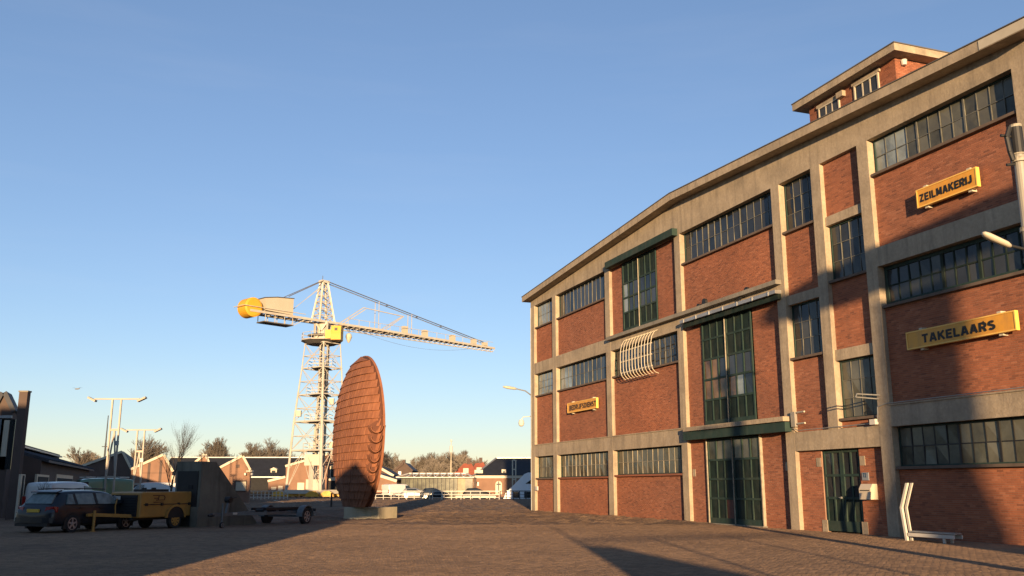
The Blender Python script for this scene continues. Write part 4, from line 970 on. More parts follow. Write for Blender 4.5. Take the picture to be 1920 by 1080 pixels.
MB().lathe(TP(-.55, 0, .5), TT.h, [(-.15, .04), (0, .06), (.15, .06)], 10).build('coupling', M['black'], bt)

bp = at(621, 950, 70); bo = thing('bollard', 'thin dark post standing left of the rusty disc', 'bollard', (bp.x, bp.y, 0))
MB().tube((bp.x, bp.y, 0), (bp.x, bp.y, 1.05), .07, .07, 10).build('post', M['black'], bo); MB().lathe((bp.x, bp.y, 1.05), (0, 0, 1), [(0, .085), (.05, .085), (.07, .05)], 10).build('cap', M['black'], bo)

# ================================================================== lamps and masts
lp = thing('street_lamp', 'grey street lamp with curved arm at the far corner of the warehouse', 'street lamp', (1.33, 62.2, 0))
b0 = Vector((1.33, 62.2, 0)); zt = at(997, 742, 62.2).z
MB().tube(b0, b0 + Vector((0, 0, zt)), .085, .055, 10).build('pole', M['galv'], lp)
e0 = at(997, 742, 62.2); e1 = at(985, 733, 62.0); e2 = at(968, 729, 61.8)
b1 = b0 + Vector((0, 0, zt))
MB().path([b1, b1 + (e1 - e0), b1 + (e2 - e0)], .04, 8).build('arm', M['galv'], lp)
h0 = b1 + (e2 - e0); h1 = h0 + (at(943, 725, 61.5) - e2)
m = MB(); d = (h1 - h0)
rings = []
for f_, w_, t_ in ((0, .08, .06), (.15, .13, .09), (.7, .15, .1), (1, .07, .05)):
    c = h0 + d * f_; x = Vector((0, 1, 0)); rings.append([c + x * (w_ * math.cos(a)) + Vector((0, 0, t_ * math.sin(a))) for a in [2 * math.pi * i / 10 for i in range(10)]])
m.loft(rings); m.build('lamp_head', M['cream'], lp, smooth=True)
cz = at(992, 790, 62).z
m = MB(); m.path([Vector((1.33, 62.2, cz + .35)), Vector((.75, 62.1, cz + .3)), Vector((.62, 62.0, cz + .1))], .03); m.lathe((.62, 62.0, cz - .35), (0, 0, 1), [(0, .05), (.08, .16), (.25, .2), (.45, .14)], 14); m.build('dome_camera', M['white'], lp)

def light_mast(label, px, Y, ztop, half, gap):
    b = at(px, 912, Y); b.z = 0
    t = thing('light_mast', label, 'light mast', b, 'white twin-leg light masts')
    for s_ in (-1, 1): MB().beam(b + Vector((s_ * gap, 0, 0)), b + Vector((s_ * gap, 0, ztop)), .10, .10, (0, 1, 0)).build('leg', M['mast'], t)
    zz = [ztop * f_ for f_ in (.06, .30, .72, .97)]
    for z in zz[1:3]: MB().beam(b + Vector((-gap, .01, z)), b + Vector((gap, .01, z)), .08, .14).build('cross_rail', M['mast'], t)
    m = MB(); m.beam(b + Vector((-gap, .03, zz[1])), b + Vector((0, .03, zz[2])), .08, .1, (0, 1, 0)); m.beam(b + Vector((gap, .04, zz[1])), b + Vector((0, .04, zz[2])), .08, .1, (0, 1, 0)); m.build('brace', M['mast'], t)
    MB().beam(b + Vector((-half, 0, ztop)), b + Vector((half, 0, ztop)), .09, .09).build('top_bar', M['mast'], t)
    for s_ in (-1, 1):
        c = b + Vector((s_ * (half + .15), 0, ztop - .02)); m = MB()
        m.beam(c + Vector((-.24 * s_, 0, -.13)), c + Vector((.28 * s_, 0, .12)), .34, .12); m.build('floodlight', M['mast'], t)
    MB().box(-.12, .12, -.16, -.06, ztop * .58, ztop * .58 + .3, lambda x, y, z: b + Vector((gap + x, y, z))).build('switch_box', M['galv'], t)
    return t
z1 = at(221, 748, 62).z; light_mast('tall white light mast behind the estate car, leftmost of the two', 205, 62, z1, 1.5, .29)
z2 = at(262, 806, 73).z; light_mast('shorter white light mast in front of the first brick gable', 256, 73, z2, 1.15, .28)

pb = at(1893, 235, 17); px_, py_ = 9.86, 17.0
mr = thing('lamp_post', 'grey steel lamp post with cabinet at the right edge of the picture', 'lamp post', (px_, py_, 0))
def RP(x, y, z): return Vector((px_ + x, py_ + y, z))
MB().tube(RP(0, 0, 4.9), RP(0, 0, 8.45), .115, .10, 16).build('pole', M['pole'], mr)
MB().tube(RP(0, 0, 7.9), RP(0, 0, 8.52), .118, .112, 16).build('flaking_top', M['dirty_white'], mr)
MB().tube(RP(-.004, -.004, 7.93), RP(-.004, -.004, 8.46), .1215, .1185, 16).build('black_tape', M['black'], mr)
for z in (7.75, 6.35, 5.75): MB().lathe(RP(0, 0, z), (0, 0, 1), [(0, .13), (.0, .145), (.09, .145), (.09, .13)], 16).build('clamp', M['dirty_white'] if z > 6 else M['black'], mr)
MB().tube(RP(-.13, -.06, 5.4), RP(-.13, -.06, 6.35), .035, .035, 8).build('cable_duct', M['black'], mr)
m = MB(); m.path([RP(-.14, -.04, 8.45), RP(-.22, -.05, 8.25), RP(-.19, -.05, 7.95), RP(-.14, -.04, 7.78)], .05, 8); m.build('cable_loop', M['black'], mr)
MB().path([RP(-.1, 0, 7.72), RP(-.26, 0, 7.70)], .03, 8).path([RP(-.1, 0, 8.28), RP(-.32, -.02, 8.30)], .03, 8).build('side_bolt', M['black'], mr)
MB().beam(RP(.05, -.05, 8.05), RP(.8, -.05, 7.95), .06, .08).build('bracket', M['galv'], mr)
a0 = at(1906, 466, 16.9); a1 = at(1842, 438, 16.7)
m = MB(); d = a1 - a0; rings = []
for f_, w_, t_ in ((.18, .05, .035), (.28, .085, .06), (.8, .10, .07), (.94, .085, .055), (1, .04, .03)):
    c = a0 + d * f_; x = Vector((0, 1, 0)); rings.append([c + x * (w_ * math.cos(a)) + Vector((0, 0, t_ * math.sin(a))) for a in [2 * math.pi * i / 12 for i in range(12)]])
m.loft(rings); hd_ = m.build('lamp_head', M['cream'], mr, smooth=True)
MB().tube(RP(-.05, -.05, a0.z - .02), a0 + d * .22, .028, .028, 8).build('lamp_arm', M['black'], mr)
m = MB(); oc = [(math.cos(2 * math.pi * (k + .5) / 8), math.sin(2 * math.pi * (k + .5) / 8)) for k in range(8)]
m.prism([RP(.06 + .23 * c, .23 * s, 0) for c, s in oc], [RP(.06 + .22 * c, .22 * s, 5.05) for c, s in oc]); m.build('cabinet', M['pole'], mr)
m = MB(); m.prism([RP(.06 + .25 * c, .25 * s, 5.05) for c, s in oc], [RP(.06 + .235 * c, .235 * s, 5.22) for c, s in oc]); m.build('cabinet_cap', M['pole'], mr)
MB().lathe(RP(-.02, -.215, 4.86), (0, -1, 0), [(0, .07), (.02, .07), (.02, .04), (.0, .035)], 16).build('lock', M['galv'], mr)
MB().lathe(RP(-.02, -.218, 4.86), (0, -1, 0), [(0, .034), (.012, .034)], 16).build('keyhole', M['black'], mr)
MB().box(-.07, .12, -.232, -.215, 4.2, 4.48, RP).build('sticker', M['white'], mr)

# ================================================================== harbour crane
CY = 140.0
cb0 = at(590, 912, CY); CB = Vector((cb0.x, CY, 0))
cr = thing('harbour_crane', 'tall pale harbour crane with lattice tower and yellow counterweight drum', 'crane', CB)
J = rot((34, 36)); JL = Vector((-J.y, J.x, 0))
def strut(name, pairs, w, m, parent, tube=False):
    b = MB()
    for a, c in pairs:
        b.tube(a, c, w / 2, w / 2, 5, False) if tube else b.beam(a, c, w, w)
    return b.build(name, M[m], parent)
# tower: four legs; corner offsets measured at each level (left corner, front, right, back)
lev_px = [(922, 536, 600, 648), (845, 545, 602, 645), (791, 551, 603.5, 644), (741, 558.5, 604.5, 642), (691, 566, 606, 640.5), (645, 572, 607, 638)]
LV = []
for py, xl, xf, xr in lev_px:
    pl_ = at(xl, py, CY); pf = at(xf, py, CY - 4.2 * (xr - xl) / 112); pr_ = at(xr, py, CY)
    z = pl_.z; ctr = (pl_ + pr_) / 2; pf.z = z; pr_.z = z
    bk = ctr * 2 - pf; bk.z = z
    LV.append([pl_, pf, pr_, bk])
for c in range(4):
    b = MB()
    for k in range(5): b.tube(LV[k][c], LV[k + 1][c], .27 - .03 * k if c == 1 else .20 - .025 * k, .27 - .03 * (k + 1) if c == 1 else .20 - .025 * (k + 1), 8)
    b.build('tower_leg', M['crane'], cr)
for k in range(6):
    for c in range(4):
        d = (c + 1) % 4
        if k: strut('tower_rail', [(LV[k][c], LV[k][d])], .22 if k in (1, 2) else .16, 'crane', cr)
        if k < 5:
            m0 = (LV[k][c] + LV[k][d]) / 2; m1 = (LV[k + 1][c] + LV[k + 1][d]) / 2
            if k == 0: pr2 = [(LV[0][c], m1), (LV[0][d], m1), (LV[0][c] * .45 + LV[1][c] * .55, (m1 + LV[0][d] * 0 + m1) / 2)]
            else:
                pr2 = [(LV[k][c], LV[k + 1][d]), (LV[k][d], LV[k + 1][c])]
            strut('tower_brace', pr2, .095, 'crane', cr, True)
            if k:
                a = (LV[k][c] + LV[k + 1][c]) / 2; b2 = (LV[k][d] + LV[k + 1][d]) / 2
                strut('tower_rail', [(a, b2)], .10, 'crane', cr)
# landings with handrails, ladder shaft, service core
def ring_deck(name, c, r, z0, z1, m, n=12, r2=None):
    return MB().prism([c + Vector((r * math.cos(2 * math.pi * i / n), r * math.sin(2 * math.pi * i / n), z0)) for i in range(n)], [c + Vector(((r2 or r) * math.cos(2 * math.pi * i / n), (r2 or r) * math.sin(2 * math.pi * i / n), z1)) for i in range(n)]).build(name, M[m], cr)
for k in (1, 2, 3, 4):
    z = LV[k][0].z; c0 = (LV[k][0] + LV[k][2]) / 2; c0 = Vector((c0.x, c0.y, 0))
    MB().box(-1.9 + .15 * k, 1.9 - .15 * k, -1.6, 1.6, z - .12, z, lambda x, y, zz: c0 + Vector((x, y, zz))).build('landing', M['crane_deck'], cr)
    prs = []
    for h in (.55, 1.05):
        q = [c0 + Vector((x, y, z + h)) for x, y in ((-1.8, -1.55), (1.8, -1.55), (1.8, 1.55), (-1.8, 1.55))]
        prs += [(q[i], q[(i + 1) % 4]) for i in range(4)]
    prs += [(c0 + Vector((x, -1.55, z)), c0 + Vector((x, -1.55, z + 1.05))) for x in (-1.8, -.9, 0, .9, 1.8)]
    strut('handrail', prs, .06, 'crane', cr)
core_t = LV[5][0].z
for sx, sy in ((-.55, -.55), (.55, -.55), (.55, .55), (-.55, .55)):
    a = CB + Vector((sx + .6, sy, 1.0)); strut('service_shaft', [(a, Vector((a.x, a.y, core_t)))], .16, 'crane', cr)
prs = []; zz = 1.2
while zz < core_t - 1.2:
    o_ = CB + Vector((.6, 0, zz)); s_ = 1 if int(zz / 1.15) % 2 else -1
    for (ax, ay), (bx, by) in (((-.55, -.55), (.55, -.55)), ((.55, -.55), (.55, .55)), ((-.55, .55), (.55, .55))):
        A_, B_ = (ax, ay), (bx, by)
        if s_ < 0: A_, B_ = B_, A_
        prs.append((o_ + Vector((*A_, 0)), o_ + Vector((*B_, 1.15)))); prs.append((o_ + Vector((*A_, 0)), o_ + Vector((*B_, 0))))
    zz += 1.15
strut('shaft_bracing', prs, .09, 'crane', cr)
MB().box(-.4, .4, -.4, .4, 14.5, 19.5, lambda x, y, z: CB + Vector((x + .6, y, z))).build('cable_box', M['crane_deck'], cr)
for x, y, z in ((-2.6, -1.2, 11.8), (2.2, -1.0, 13.6), (2.3, -.4, 7.2)): MB().box(-.35, .35, -.3, .3, 0, .9, lambda a, b, c: CB + Vector((x + a, y + b, z + c))).build('equipment_box', M['crane_pale'], cr)
# portal base: sill beams and yellow bogies
for a, b2 in ((0, 1), (1, 2), (2, 3), (3, 0)): strut('sill_beam', [(LV[0][a], LV[0][b2])], .55, 'crane', cr)
for c in range(4):
    p0 = LV[0][c]
    bg = MB()
    for s_ in (-1, 1):
        o_ = Vector((p0.x + s_ * 1.05, p0.y, 0)); pr = [(-1.0, .15), (1.0, .15), (.9, .55), (.35, .95), (-.35, .95), (-.9, .55)]
        bg.prism([o_ + Vector((x, -.4, z)) for x, z in pr], [o_ + Vector((x, .4, z)) for x, z in pr])
    bo_ = bg.build('bogie', M['crane_yellow'], cr)
    wq = MB()
    for dx in (-1.6, -.6, .6, 1.6): wq.lathe((p0.x + dx, p0.y - .36, .2), (0, 1, 0), [(0, .2), (.72, .2)], 12)
    wq.build('bogie_wheels', M['crane_deck'], bo_)
MB().box(-1.2, 1.2, -1, 1, 1.0, 2.6, lambda x, y, z: CB + Vector((x + .3, y - 1.0, z))).build('machine_cabinet', M['crane_pale'], cr)
strut('cage_post', [(CB + Vector((-.2, -2, 1)), CB + Vector((-.2, -2, 5.2)))], .5, 'crane', cr)
MB().box(-1.3, 1.3, -.06, .06, 4.6, 6.2, lambda x, y, z: CB + Vector((x + .1, y - 2.2, z))).build('notice_board', M['crane_pale'], cr)
# turntable
TZ = at(603, 640, CY).z; TCn = Vector((at(603, 640, CY).x, CY, 0))
ring_deck('turntable_deck', TCn, 2.1, TZ - .55, TZ - .05, 'crane_deck', 10, 3.1)
ring_deck('deck_edge', TCn, 3.15, TZ - .045, TZ + .10, 'crane', 10)
ring_deck('upper_deck', TCn, 2.2, TZ + .8, TZ + .9, 'crane_deck', 10)
prs = [(TCn + Vector((3.05 * math.cos(a), 3.05 * math.sin(a), TZ)), TCn + Vector((3.05 * math.cos(a), 3.05 * math.sin(a), TZ + 1.1))) for a in [2 * math.pi * i / 10 for i in range(10)]]
for h in (.55, 1.1):
    q = [TCn + Vector((3.05 * math.cos(2 * math.pi * i / 10), 3.05 * math.sin(2 * math.pi * i / 10), TZ + h)) for i in range(11)]; prs += list(zip(q, q[1:]))
strut('handrail', prs, .06, 'crane', cr)
JZ = at(605, 605, CY).z
prs = []
for sx, sy in ((-.9, -.9), (.9, -.9), (.9, .9), (-.9, .9)): prs.append((TCn + Vector((sx, sy, TZ)), TCn + Vector((sx * 1.05, sy * 1.05, JZ))))
prs += [(TCn + Vector((-.9, -.9, TZ)), TCn + Vector((.9, -.9, JZ))), (TCn + Vector((.9, -.9, TZ)), TCn + Vector((-.9, -.9, JZ))), (TCn + Vector((.9, .9, TZ)), TCn + Vector((.9, -.9, JZ)))]
strut('slewing_column', prs, .24, 'crane', cr)
MB().tube(TCn + Vector((0, 0, TZ)), TCn + Vector((0, 0, JZ)), .75, .75, 14).build('slewing_drum', M['crane'], cr)
cab0 = at(622, 638, CY - 2.2); cab1 = at(641.5, 612, CY - 2.2)
cabb = MB(); cx = (cab0.x + cab1.x) / 2; cw = (cab1.x - cab0.x) / 2
pr = [(-1.0, cab0.z), (1.0, cab0.z), (1.15, cab0.z + .9), (.95, cab1.z), (-1.0, cab1.z)]
cabb.prism([Vector((cx - cw, CY - 2.0 - y, z)) for y, z in pr], [Vector((cx + cw, CY - 2.0 - y, z)) for y, z in pr]); cab = cabb.build('driver_cab', M['crane_yellow'], cr)
MB().box(cx - cw * .3, cx + cw * .3, CY - 3.12, CY - 3.05, cab1.z - .75, cab1.z - .35).build('cab_window', M['crane_deck'], cab)
MB().box(cx - cw - .9, cx - cw - .05, CY - 2.9, CY - 1.2, cab0.z + .2, cab1.z - .6).build('winch_house', M['crane_yellow'], cr)
# jib: a long triangular truss along J
def JP(s, l, z): return TCn + J * s + JL * l + Vector((0, 0, z))
S0, S1 = -13.2, 37.5
def jw(s): return 1.15 if s < 12 else 1.15 - .75 * (s - 12) / 25.5
for l in (-1, 1):
    b = MB(); n = 20
    for k in range(n):
        sa, sb = S0 + (S1 - S0) * k / n, S0 + (S1 - S0) * (k + 1) / n
        b.beam(JP(sa, l * jw(sa), JZ), JP(sb, l * jw(sb), JZ), .18, .34)
    b.build('jib_girder', M['crane'], cr)
b = MB(); d2 = MB(); n = 44
for k in range(n):
    sa, sb = S0 + (S1 - S0) * k / n, S0 + (S1 - S0) * (k + 1) / n; wa, wb = jw(sa), jw(sb)
    s_ = 1 if k % 2 else -1
    b.beam(JP(sa, -wa, JZ - .1), JP(sa, wa, JZ - .1), .1, .12); b.beam(JP(sa, -wa * s_, JZ - .1), JP(sb, wb * s_, JZ - .1), .08, .1)
    if k > 11: d2.beam(JP(sa, -wa, JZ - .2), JP((sa + sb) / 2, 0, JZ - .75), .06, .06); d2.beam(JP((sa + sb) / 2, 0, JZ - .75), JP(sb, -wb, JZ - .2), .06, .06); d2.beam(JP(sa, wa, JZ - .2), JP((sa + sb) / 2, 0, JZ - .75), .06, .06)
b.build('jib_cross_bracing', M['crane'], cr); d2.beam(JP(S0 + (S1 - S0) * 12 / n, 0, JZ - .75), JP(S1, 0, JZ - .6), .12, .12); d2.build('jib_underside_truss', M['crane'], cr)
MB().prism([JP(s, l, JZ - .02) for s, l in ((3, -.5), (S1, -.3), (S1, .3), (3, .5))], [JP(s, l, JZ + .04) for s, l in ((3, -.5), (S1, -.3), (S1, .3), (3, .5))]).build('jib_walkway', M['crane_deck'], cr)
prs = []; sv = 4.0
while sv < S1 - .5:
    prs.append((JP(sv, -jw(sv), JZ + .2), JP(sv, -jw(sv), JZ + 1.05))); sv += 2.1
prs.append((JP(4, -1.15, JZ + 1.05), JP(12, -1.15, JZ + 1.05))); prs.append((JP(12, -1.15, JZ + 1.05), JP(S1 - .5, -.42, JZ + 1.05)))
strut('jib_handrail', prs, .06, 'crane', cr)
for sv, h in ((16.2, 1.2), (20.6, 1.1), (27, 1.0), (32.2, .8), (35, .6)): MB().box(-.45, .45, -.35, .35, .2, .2 + h, lambda x, y, z: JP(sv + x, y - .3, JZ + z)).build('sheave_box', M['crane_pale'], cr)
# A-frame mast, backstays and forestays
TOPZ = at(612, 527, CY).z
prs = []
tl = [JP(-.45, -.35, TOPZ - .3), JP(-.45, .35, TOPZ - .3), JP(.45, .35, TOPZ - .3), JP(.45, -.35, TOPZ - .3)]
bl = [JP(-1.3, -1.1, JZ), JP(-1.3, 1.1, JZ), JP(1.5, 1.1, JZ), JP(1.5, -1.1, JZ)]
for a, c in zip(bl, tl): strut('mast_leg', [(a, c)], .26, 'crane', cr)
def mp(i, f_): return bl[i] * (1 - f_) + tl[i] * f_
for k in range(6):
    f0, f1 = k / 6, (k + 1) / 6
    for c in range(4):
        d = (c + 1) % 4
        prs += [(mp(c, f0), mp(d, f1)), (mp(c, f1), mp(d, f1))]
strut('mast_bracing', prs, .10, 'crane', cr)
MB().box(-.7, .7, -.5, .5, TOPZ - .35, TOPZ + .05, lambda x, y, z: JP(x, y, z)).build('mast_head', M['crane'], cr)
MB().tube(JP(-.3, 0, TOPZ), JP(-.3, 0, TOPZ + .8), .05).build('lightning_rod', M['crane_deck'], cr)
bsz = at(545, 556, CY - 5.5).z
strut('backstay', [(JP(-.5, -.5, TOPZ - .1), JP(-6.8, -.9, bsz)), (JP(-.5, .5, TOPZ - .1), JP(-6.8, .9, bsz))], .10, 'crane_deck', cr)
strut('backstay_rope', [(JP(-.5, -.2, TOPZ - 1), JP(-6.0, -.4, JZ + 1.0)), (JP(-.5, .2, TOPZ - 1), JP(-5.6, .4, JZ + 1.0))], .06, 'crane', cr)
for l in (-.75, .75): strut('forestay', [(JP(.4, l * .6, TOPZ - .1), JP(35.2, l * .55, JZ + .7))], .11, 'crane_deck' if l < 0 else 'crane', cr)
strut('forestay_spacer', [(JP(s, -.45, TOPZ - .1 + (JZ + .7 - TOPZ + .1) * (s - .4) / 34.8), JP(s, .45, TOPZ - .1 + (JZ + .7 - TOPZ + .1) * (s - .4) / 34.8)) for s in (12.5, 19, 24.5)], .12, 'crane', cr)
for s in (10.5, 17.5):
    for l in (-.5, .5): strut('stay_hanger', [(JP(s, l, JZ + .2), JP(s, l, TOPZ - .1 + (JZ + .7 - TOPZ + .1) * (s - .4) / 34.8))], .08, 'crane', cr)
# luffing struts on the jib root
strut('ladder_frame', [(JP(2.6, -1, JZ + .2), JP(7.0, -1, JZ + 3.2)), (JP(7.0, -1, JZ + 3.2), JP(15.4, -.9, JZ + 2.9)), (JP(15.4, -.9, JZ + 2.9), JP(11.6, -1, JZ + .3)), (JP(3.2, -1, JZ + .2), JP(7.4, -1, JZ + 3.0)), (JP(15.0, -.8, JZ + 2.8), JP(11.0, -.9, JZ + .3))], .12, 'crane', cr)
# counterweight end
cw0 = JP(-12.6, 0, JZ + .55)
MB().lathe(cw0 - JL * 1.15, JL, [(0, 1.15), (.12, 1.42), (2.18, 1.42), (2.3, 1.15)], 28).build('counterweight_drum', M['crane_yellow'], cr)
pr = [(-10.6, JZ + .35), (-6.1, JZ + .2), (-6.1, JZ + 2.65), (-8.9, JZ + 2.45), (-10.9, JZ + 2.1)]
for l0, l1 in ((-1.2, 1.2),): MB().prism([JP(s, l0, z) for s, z in pr], [JP(s, l1, z) for s, z in pr]).build('machine_house', M['crane_pale'], cr)
MB().prism([JP(s, -1.3, z) for s, z in ((-11.0, JZ + 2.14), (-8.9, JZ + 2.5), (-6.0, JZ + 2.7), (-6.0, JZ + 2.78), (-8.9, JZ + 2.58), (-11.0, JZ + 2.22))], [JP(s, 1.3, z) for s, z in ((-11.0, JZ + 2.14), (-8.9, JZ + 2.5), (-6.0, JZ + 2.7), (-6.0, JZ + 2.78), (-8.9, JZ + 2.58), (-11.0, JZ + 2.22))]).build('house_roof', M['crane_deck'], cr)
MB().box(-10.8, -5.8, -1.0, 1.0, JZ - 1.35, JZ - 1.2, lambda s, l, z: JP(s, l, z)).build('service_platform', M['crane_deck'], cr)
prs = [(JP(s, l, JZ - .1), JP(s, l, JZ - 1.25)) for s in (-10.6, -9, -7.4, -6) for l in (-1, 1)] + [(JP(-5.8, l, JZ - 1.25), JP(-3.8, l, JZ - .1)) for l in (-1, 1)] + [(JP(-14.4, -1.35, JZ + .6), JP(-4, -1.35, JZ + .6)), (JP(-14.4, -1.35, JZ + .6), JP(-14.4, 1.35, JZ + .6))]
strut('service_rail', prs, .09, 'crane', cr)
hk = at(654, 632, CY + 2.6)
MB().lathe(hk - Vector((0, 0, .9)), (0, 0, 1), [(0, .1), (.35, .3), (.9, .5), (1.3, .42), (1.5, .2)], 12).build('hook_block', M['cream'], cr)
strut('hoist_rope', [(hk + Vector((0, 0, .6)), Vector((hk.x, hk.y, JZ)))], .06, 'crane_deck', cr)
b = MB(); pts = [JP(7.5 + 24 * t, -.2, JZ - .6 - 4 * 1.25 * t * (1 - t) - .1 * t) for t in [i / 16 for i in range(17)]]; b.path(pts, .022, 4); b.build('slack_cable', M['crane_deck'], cr)

# ================================================================== buildings across the yard
def gable(name, label, Y, L, A, Rr, depth, wall='far_brick', roofm='slate', trim='cream', straight=False):
    """gable wall towards the viewer, corner pixels: left eave, apex, right eave; built as a solid with roof slabs and verge boards"""
    l, a, r = at(*L, Y), at(*A, Y), at(*Rr, Y)
    t = thing(name, label, 'building', ((l.x + r.x) / 2, Y, 0))
    back = Vector((0, depth, 0)) if straight else DV * depth
    pr = [Vector((l.x, Y, 0)), Vector((r.x, Y, 0)), Vector((r.x, Y, r.z)), Vector((a.x, Y, a.z)), Vector((l.x, Y, l.z))]
    MB().prism(pr, [p + back for p in pr]).build('wall', M[wall], t)
    for p, q in ((l, a), (a, r)):
        n = Vector((-(q - p).z, 0, (q - p).x)).normalized() * .16; o = -DV * .15; ext = (q - p).normalized() * .0
        MB().hexa([p + n * .1 + o, q + n * .1 + o, q + n * .1 + back, p + n * .1 + back, p + n + o, q + n + o, q + n + back, p + n + back]).build('roof', M[roofm], t)
        MB().hexa([p - n * .3 + o * 1.1, q - n * .3 + o * 1.1, q - n * .3 + o * .2, p - n * .3 + o * .2, p + n * 1.1 + o * 1.1, q + n * 1.1 + o * 1.1, q + n * 1.1 + o * .2, p + n * 1.1 + o * .2]).build('verge_board', M[trim], t)
    return t, Frame((0, Y, 0), (1, 0, 0), (0, -1, 0))
def rect(fr, parent, x0, y0, x1, y1, m, name, n=.06, frame=None):
    u0, za = fr.px(x0, y0); u1, zb = fr.px(x1, y1)
    o = MB().fbox(fr, u0, u1, max(zb, .02), za, -.05, n).build(name, M[m], parent)
    if frame: 
        f = MB(); w = .12
        for a, b, c, d in ((u0 - w, u0, zb, za), (u1, u1 + w, zb, za), (u0 - w, u1 + w, za, za + w), (u0 - w, u1 + w, zb - w * .6, zb)): f.fbox(fr, a, b, max(c, .02), d, -.05, n + .05)
        f.build('frame', M[frame], o)
    return o
# sawtooth gables
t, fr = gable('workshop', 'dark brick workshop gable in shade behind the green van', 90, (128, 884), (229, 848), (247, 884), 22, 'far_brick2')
rect(fr, t, 150, 898, 178, 925, 'black', 'garage_door')
t, fr = gable('workshop', 'sunlit brick workshop gable with cream verge behind the shorter light mast', 88, (246, 881), (306, 854), (323, 885), 18)
for x in (278, 300): rect(fr, t, x, 863 if x > 290 else 868, x + .7, 920, 'far_brick2', 'panel_joint', .012)
rect(fr, t, 247, 886.5, 322, 887.2, 'far_brick2', 'panel_joint', .012)
MB().fbox(fr, fr.px(322, 900)[0], fr.px(328, 900)[0], 0, 2.6, -.3, .1).build('corner_pier', M['cream'], t)
t, fr = gable('workshop', 'half-hidden brick gable peeping over the concrete wedge', 90, (352, 880), (384, 853), (392, 872), 18)
t, fr = gable('workshop', 'sunlit brick gable with cream shutter right of the concrete wedge', 92, (412, 878), (454, 856), (468, 882), 18)
rect(fr, t, 443, 903, 461, 920, 'cream', 'shutter', .08, 'far_brick2')
rect(fr, t, 443, 871, 449, 877, 'far_brick2', 'vent', .05)
MB().fbox(fr, fr.px(463, 900)[0], fr.px(474, 900)[0], fr.px(470, 885)[1], fr.px(470, 882)[1], -.2, .4).build('gutter_head', M['cream'], t)
MB().fbox(fr, fr.px(464.5, 900)[0], fr.px(469.5, 900)[0], 0, fr.px(470, 885)[1], -.2, .15).build('corner_pier', M['far_brick'], t)
for x in (462, 474): MB().fbox(fr, fr.px(x - 1.5, 890)[0], fr.px(x + 1.5, 890)[0], fr.px(x, 891)[1], fr.px(x, 887)[1], .1, .5).build('wall_lamp', M['white'], t)
# long slate-roofed building behind
Yb = 176
a, b2 = at(326, 858, Yb), at(660, 859, Yb); e = at(326, 893, Yb - 6).z
t = thing('slate_hall', 'long low hall with dark slate roof and white dormer behind the gables', 'building', ((a.x + b2.x) / 2, Yb, 0))
MB().box(a.x, b2.x, Yb - 6, Yb + 6, 0, e).build('wall', M['interior'], t)
rfo = MB().prism([Vector((a.x - .5, Yb - 6.4, e - .1)), Vector((a.x - .5, Yb, a.z)), Vector((a.x - .5, Yb + 6.4, e - .1))], [Vector((b2.x, Yb - 6.4, e - .1)), Vector((b2.x, Yb, a.z)), Vector((b2.x, Yb + 6.4, e - .1))]).build('roof', M['slate'], t)
MB().beam((a.x - .6, Yb, a.z + .04), (b2.x, Yb, a.z + .04), .3, .16).build('ridge', M['galv'], t); MB().box(a.x, b2.x, Yb - 6.6, Yb - 6.38, e - .25, e - .05).build('gutter', M['galv'], t)
p0 = at(507, 893, Yb - 5); p1 = at(519, 880, Yb - 5)
dm = MB().box(p0.x, p1.x, Yb - 5, Yb - 1, p0.z - .3, p1.z).build('dormer', M['cream'], t)
MB().box(p0.x + .2, p1.x - .2, Yb - 5.06, Yb - 4.98, p0.z + .1, p1.z - .2).build('dormer_window', M['glass_dark'], dm)
MB().prism([Vector((p0.x - .15, Yb - 5.2, p1.z)), Vector(((p0.x + p1.x) / 2, Yb - 5.2, p1.z + .35)), Vector((p1.x + .15, Yb - 5.2, p1.z))], [Vector((p0.x - .15, Yb - 1, p1.z)), Vector(((p0.x + p1.x) / 2, Yb - 1, p1.z + .35)), Vector((p1.x + .15, Yb - 1, p1.z))]).build('dormer_roof', M['cream'], dm)
# brick hall seen through the crane's legs
Yc2 = 158
def poly_house(name, label, Y, pts, depth, wall, roofm, trim, verge):
    P_ = [at(x, y, Y) for x, y in pts]; c = sum((p.x for p in P_)) / len(P_)
    t = thing(name, label, 'building', (c, Y, 0)); bk = Vector((0, depth, 0))
    for p in P_:
        if p.z < .3: p.z = 0
    MB().prism(P_, [p + bk for p in P_]).build('wall', M[wall], t)
    for i, j in verge:
        p, q = P_[i], P_[j]; n = Vector((-(q - p).z, 0, (q - p).x)).normalized()
        if n.z < 0: n = -n
        n *= .22; o = Vector((0, -.25, 0))
        MB().hexa([p + o + n * .0, q + o + n * .0, q + bk, p + bk, p + o + n, q + o + n, q + bk + n, p + bk + n]).build('roof', M[roofm], t)
        MB().hexa([p + o * 1.4 - n * .5, q + o * 1.4 - n * .5, q + o - n * .5, p + o - n * .5, p + o * 1.4 + n * 1.2, q + o * 1.4 + n * 1.2, q + o + n * 1.2, p + o + n * 1.2]).build('verge_board', M[trim], t)
    return t, Frame((0, Y, 0), (1, 0, 0), (0, -1, 0))
t, fr = poly_house('brick_hall', 'pale brick hall with long cream verge behind the crane legs', Yc2, [(503, 925), (503, 903), (536, 895), (536, 875), (640, 845), (688, 858), (688, 925)], 14, 'far_brick', 'slate', 'cream', [(1, 2), (3, 4), (4, 5)])
rect(fr, t, 509, 913, 518, 919, 'cream', 'window', .1); rect(fr, t, 522, 911, 530, 921, 'cream', 'window', .1)
rect(fr, t, 558, 905, 570, 922, 'cream', 'door', .1); rect(fr, t, 585, 912, 596, 921, 'cream', 'door', .1)
rect(fr, t, 621, 874, 631, 895, 'glass_dark', 'tall_window', .1, 'cream'); rect(fr, t, 617, 902, 640, 922, 'interior', 'gateway', .1)
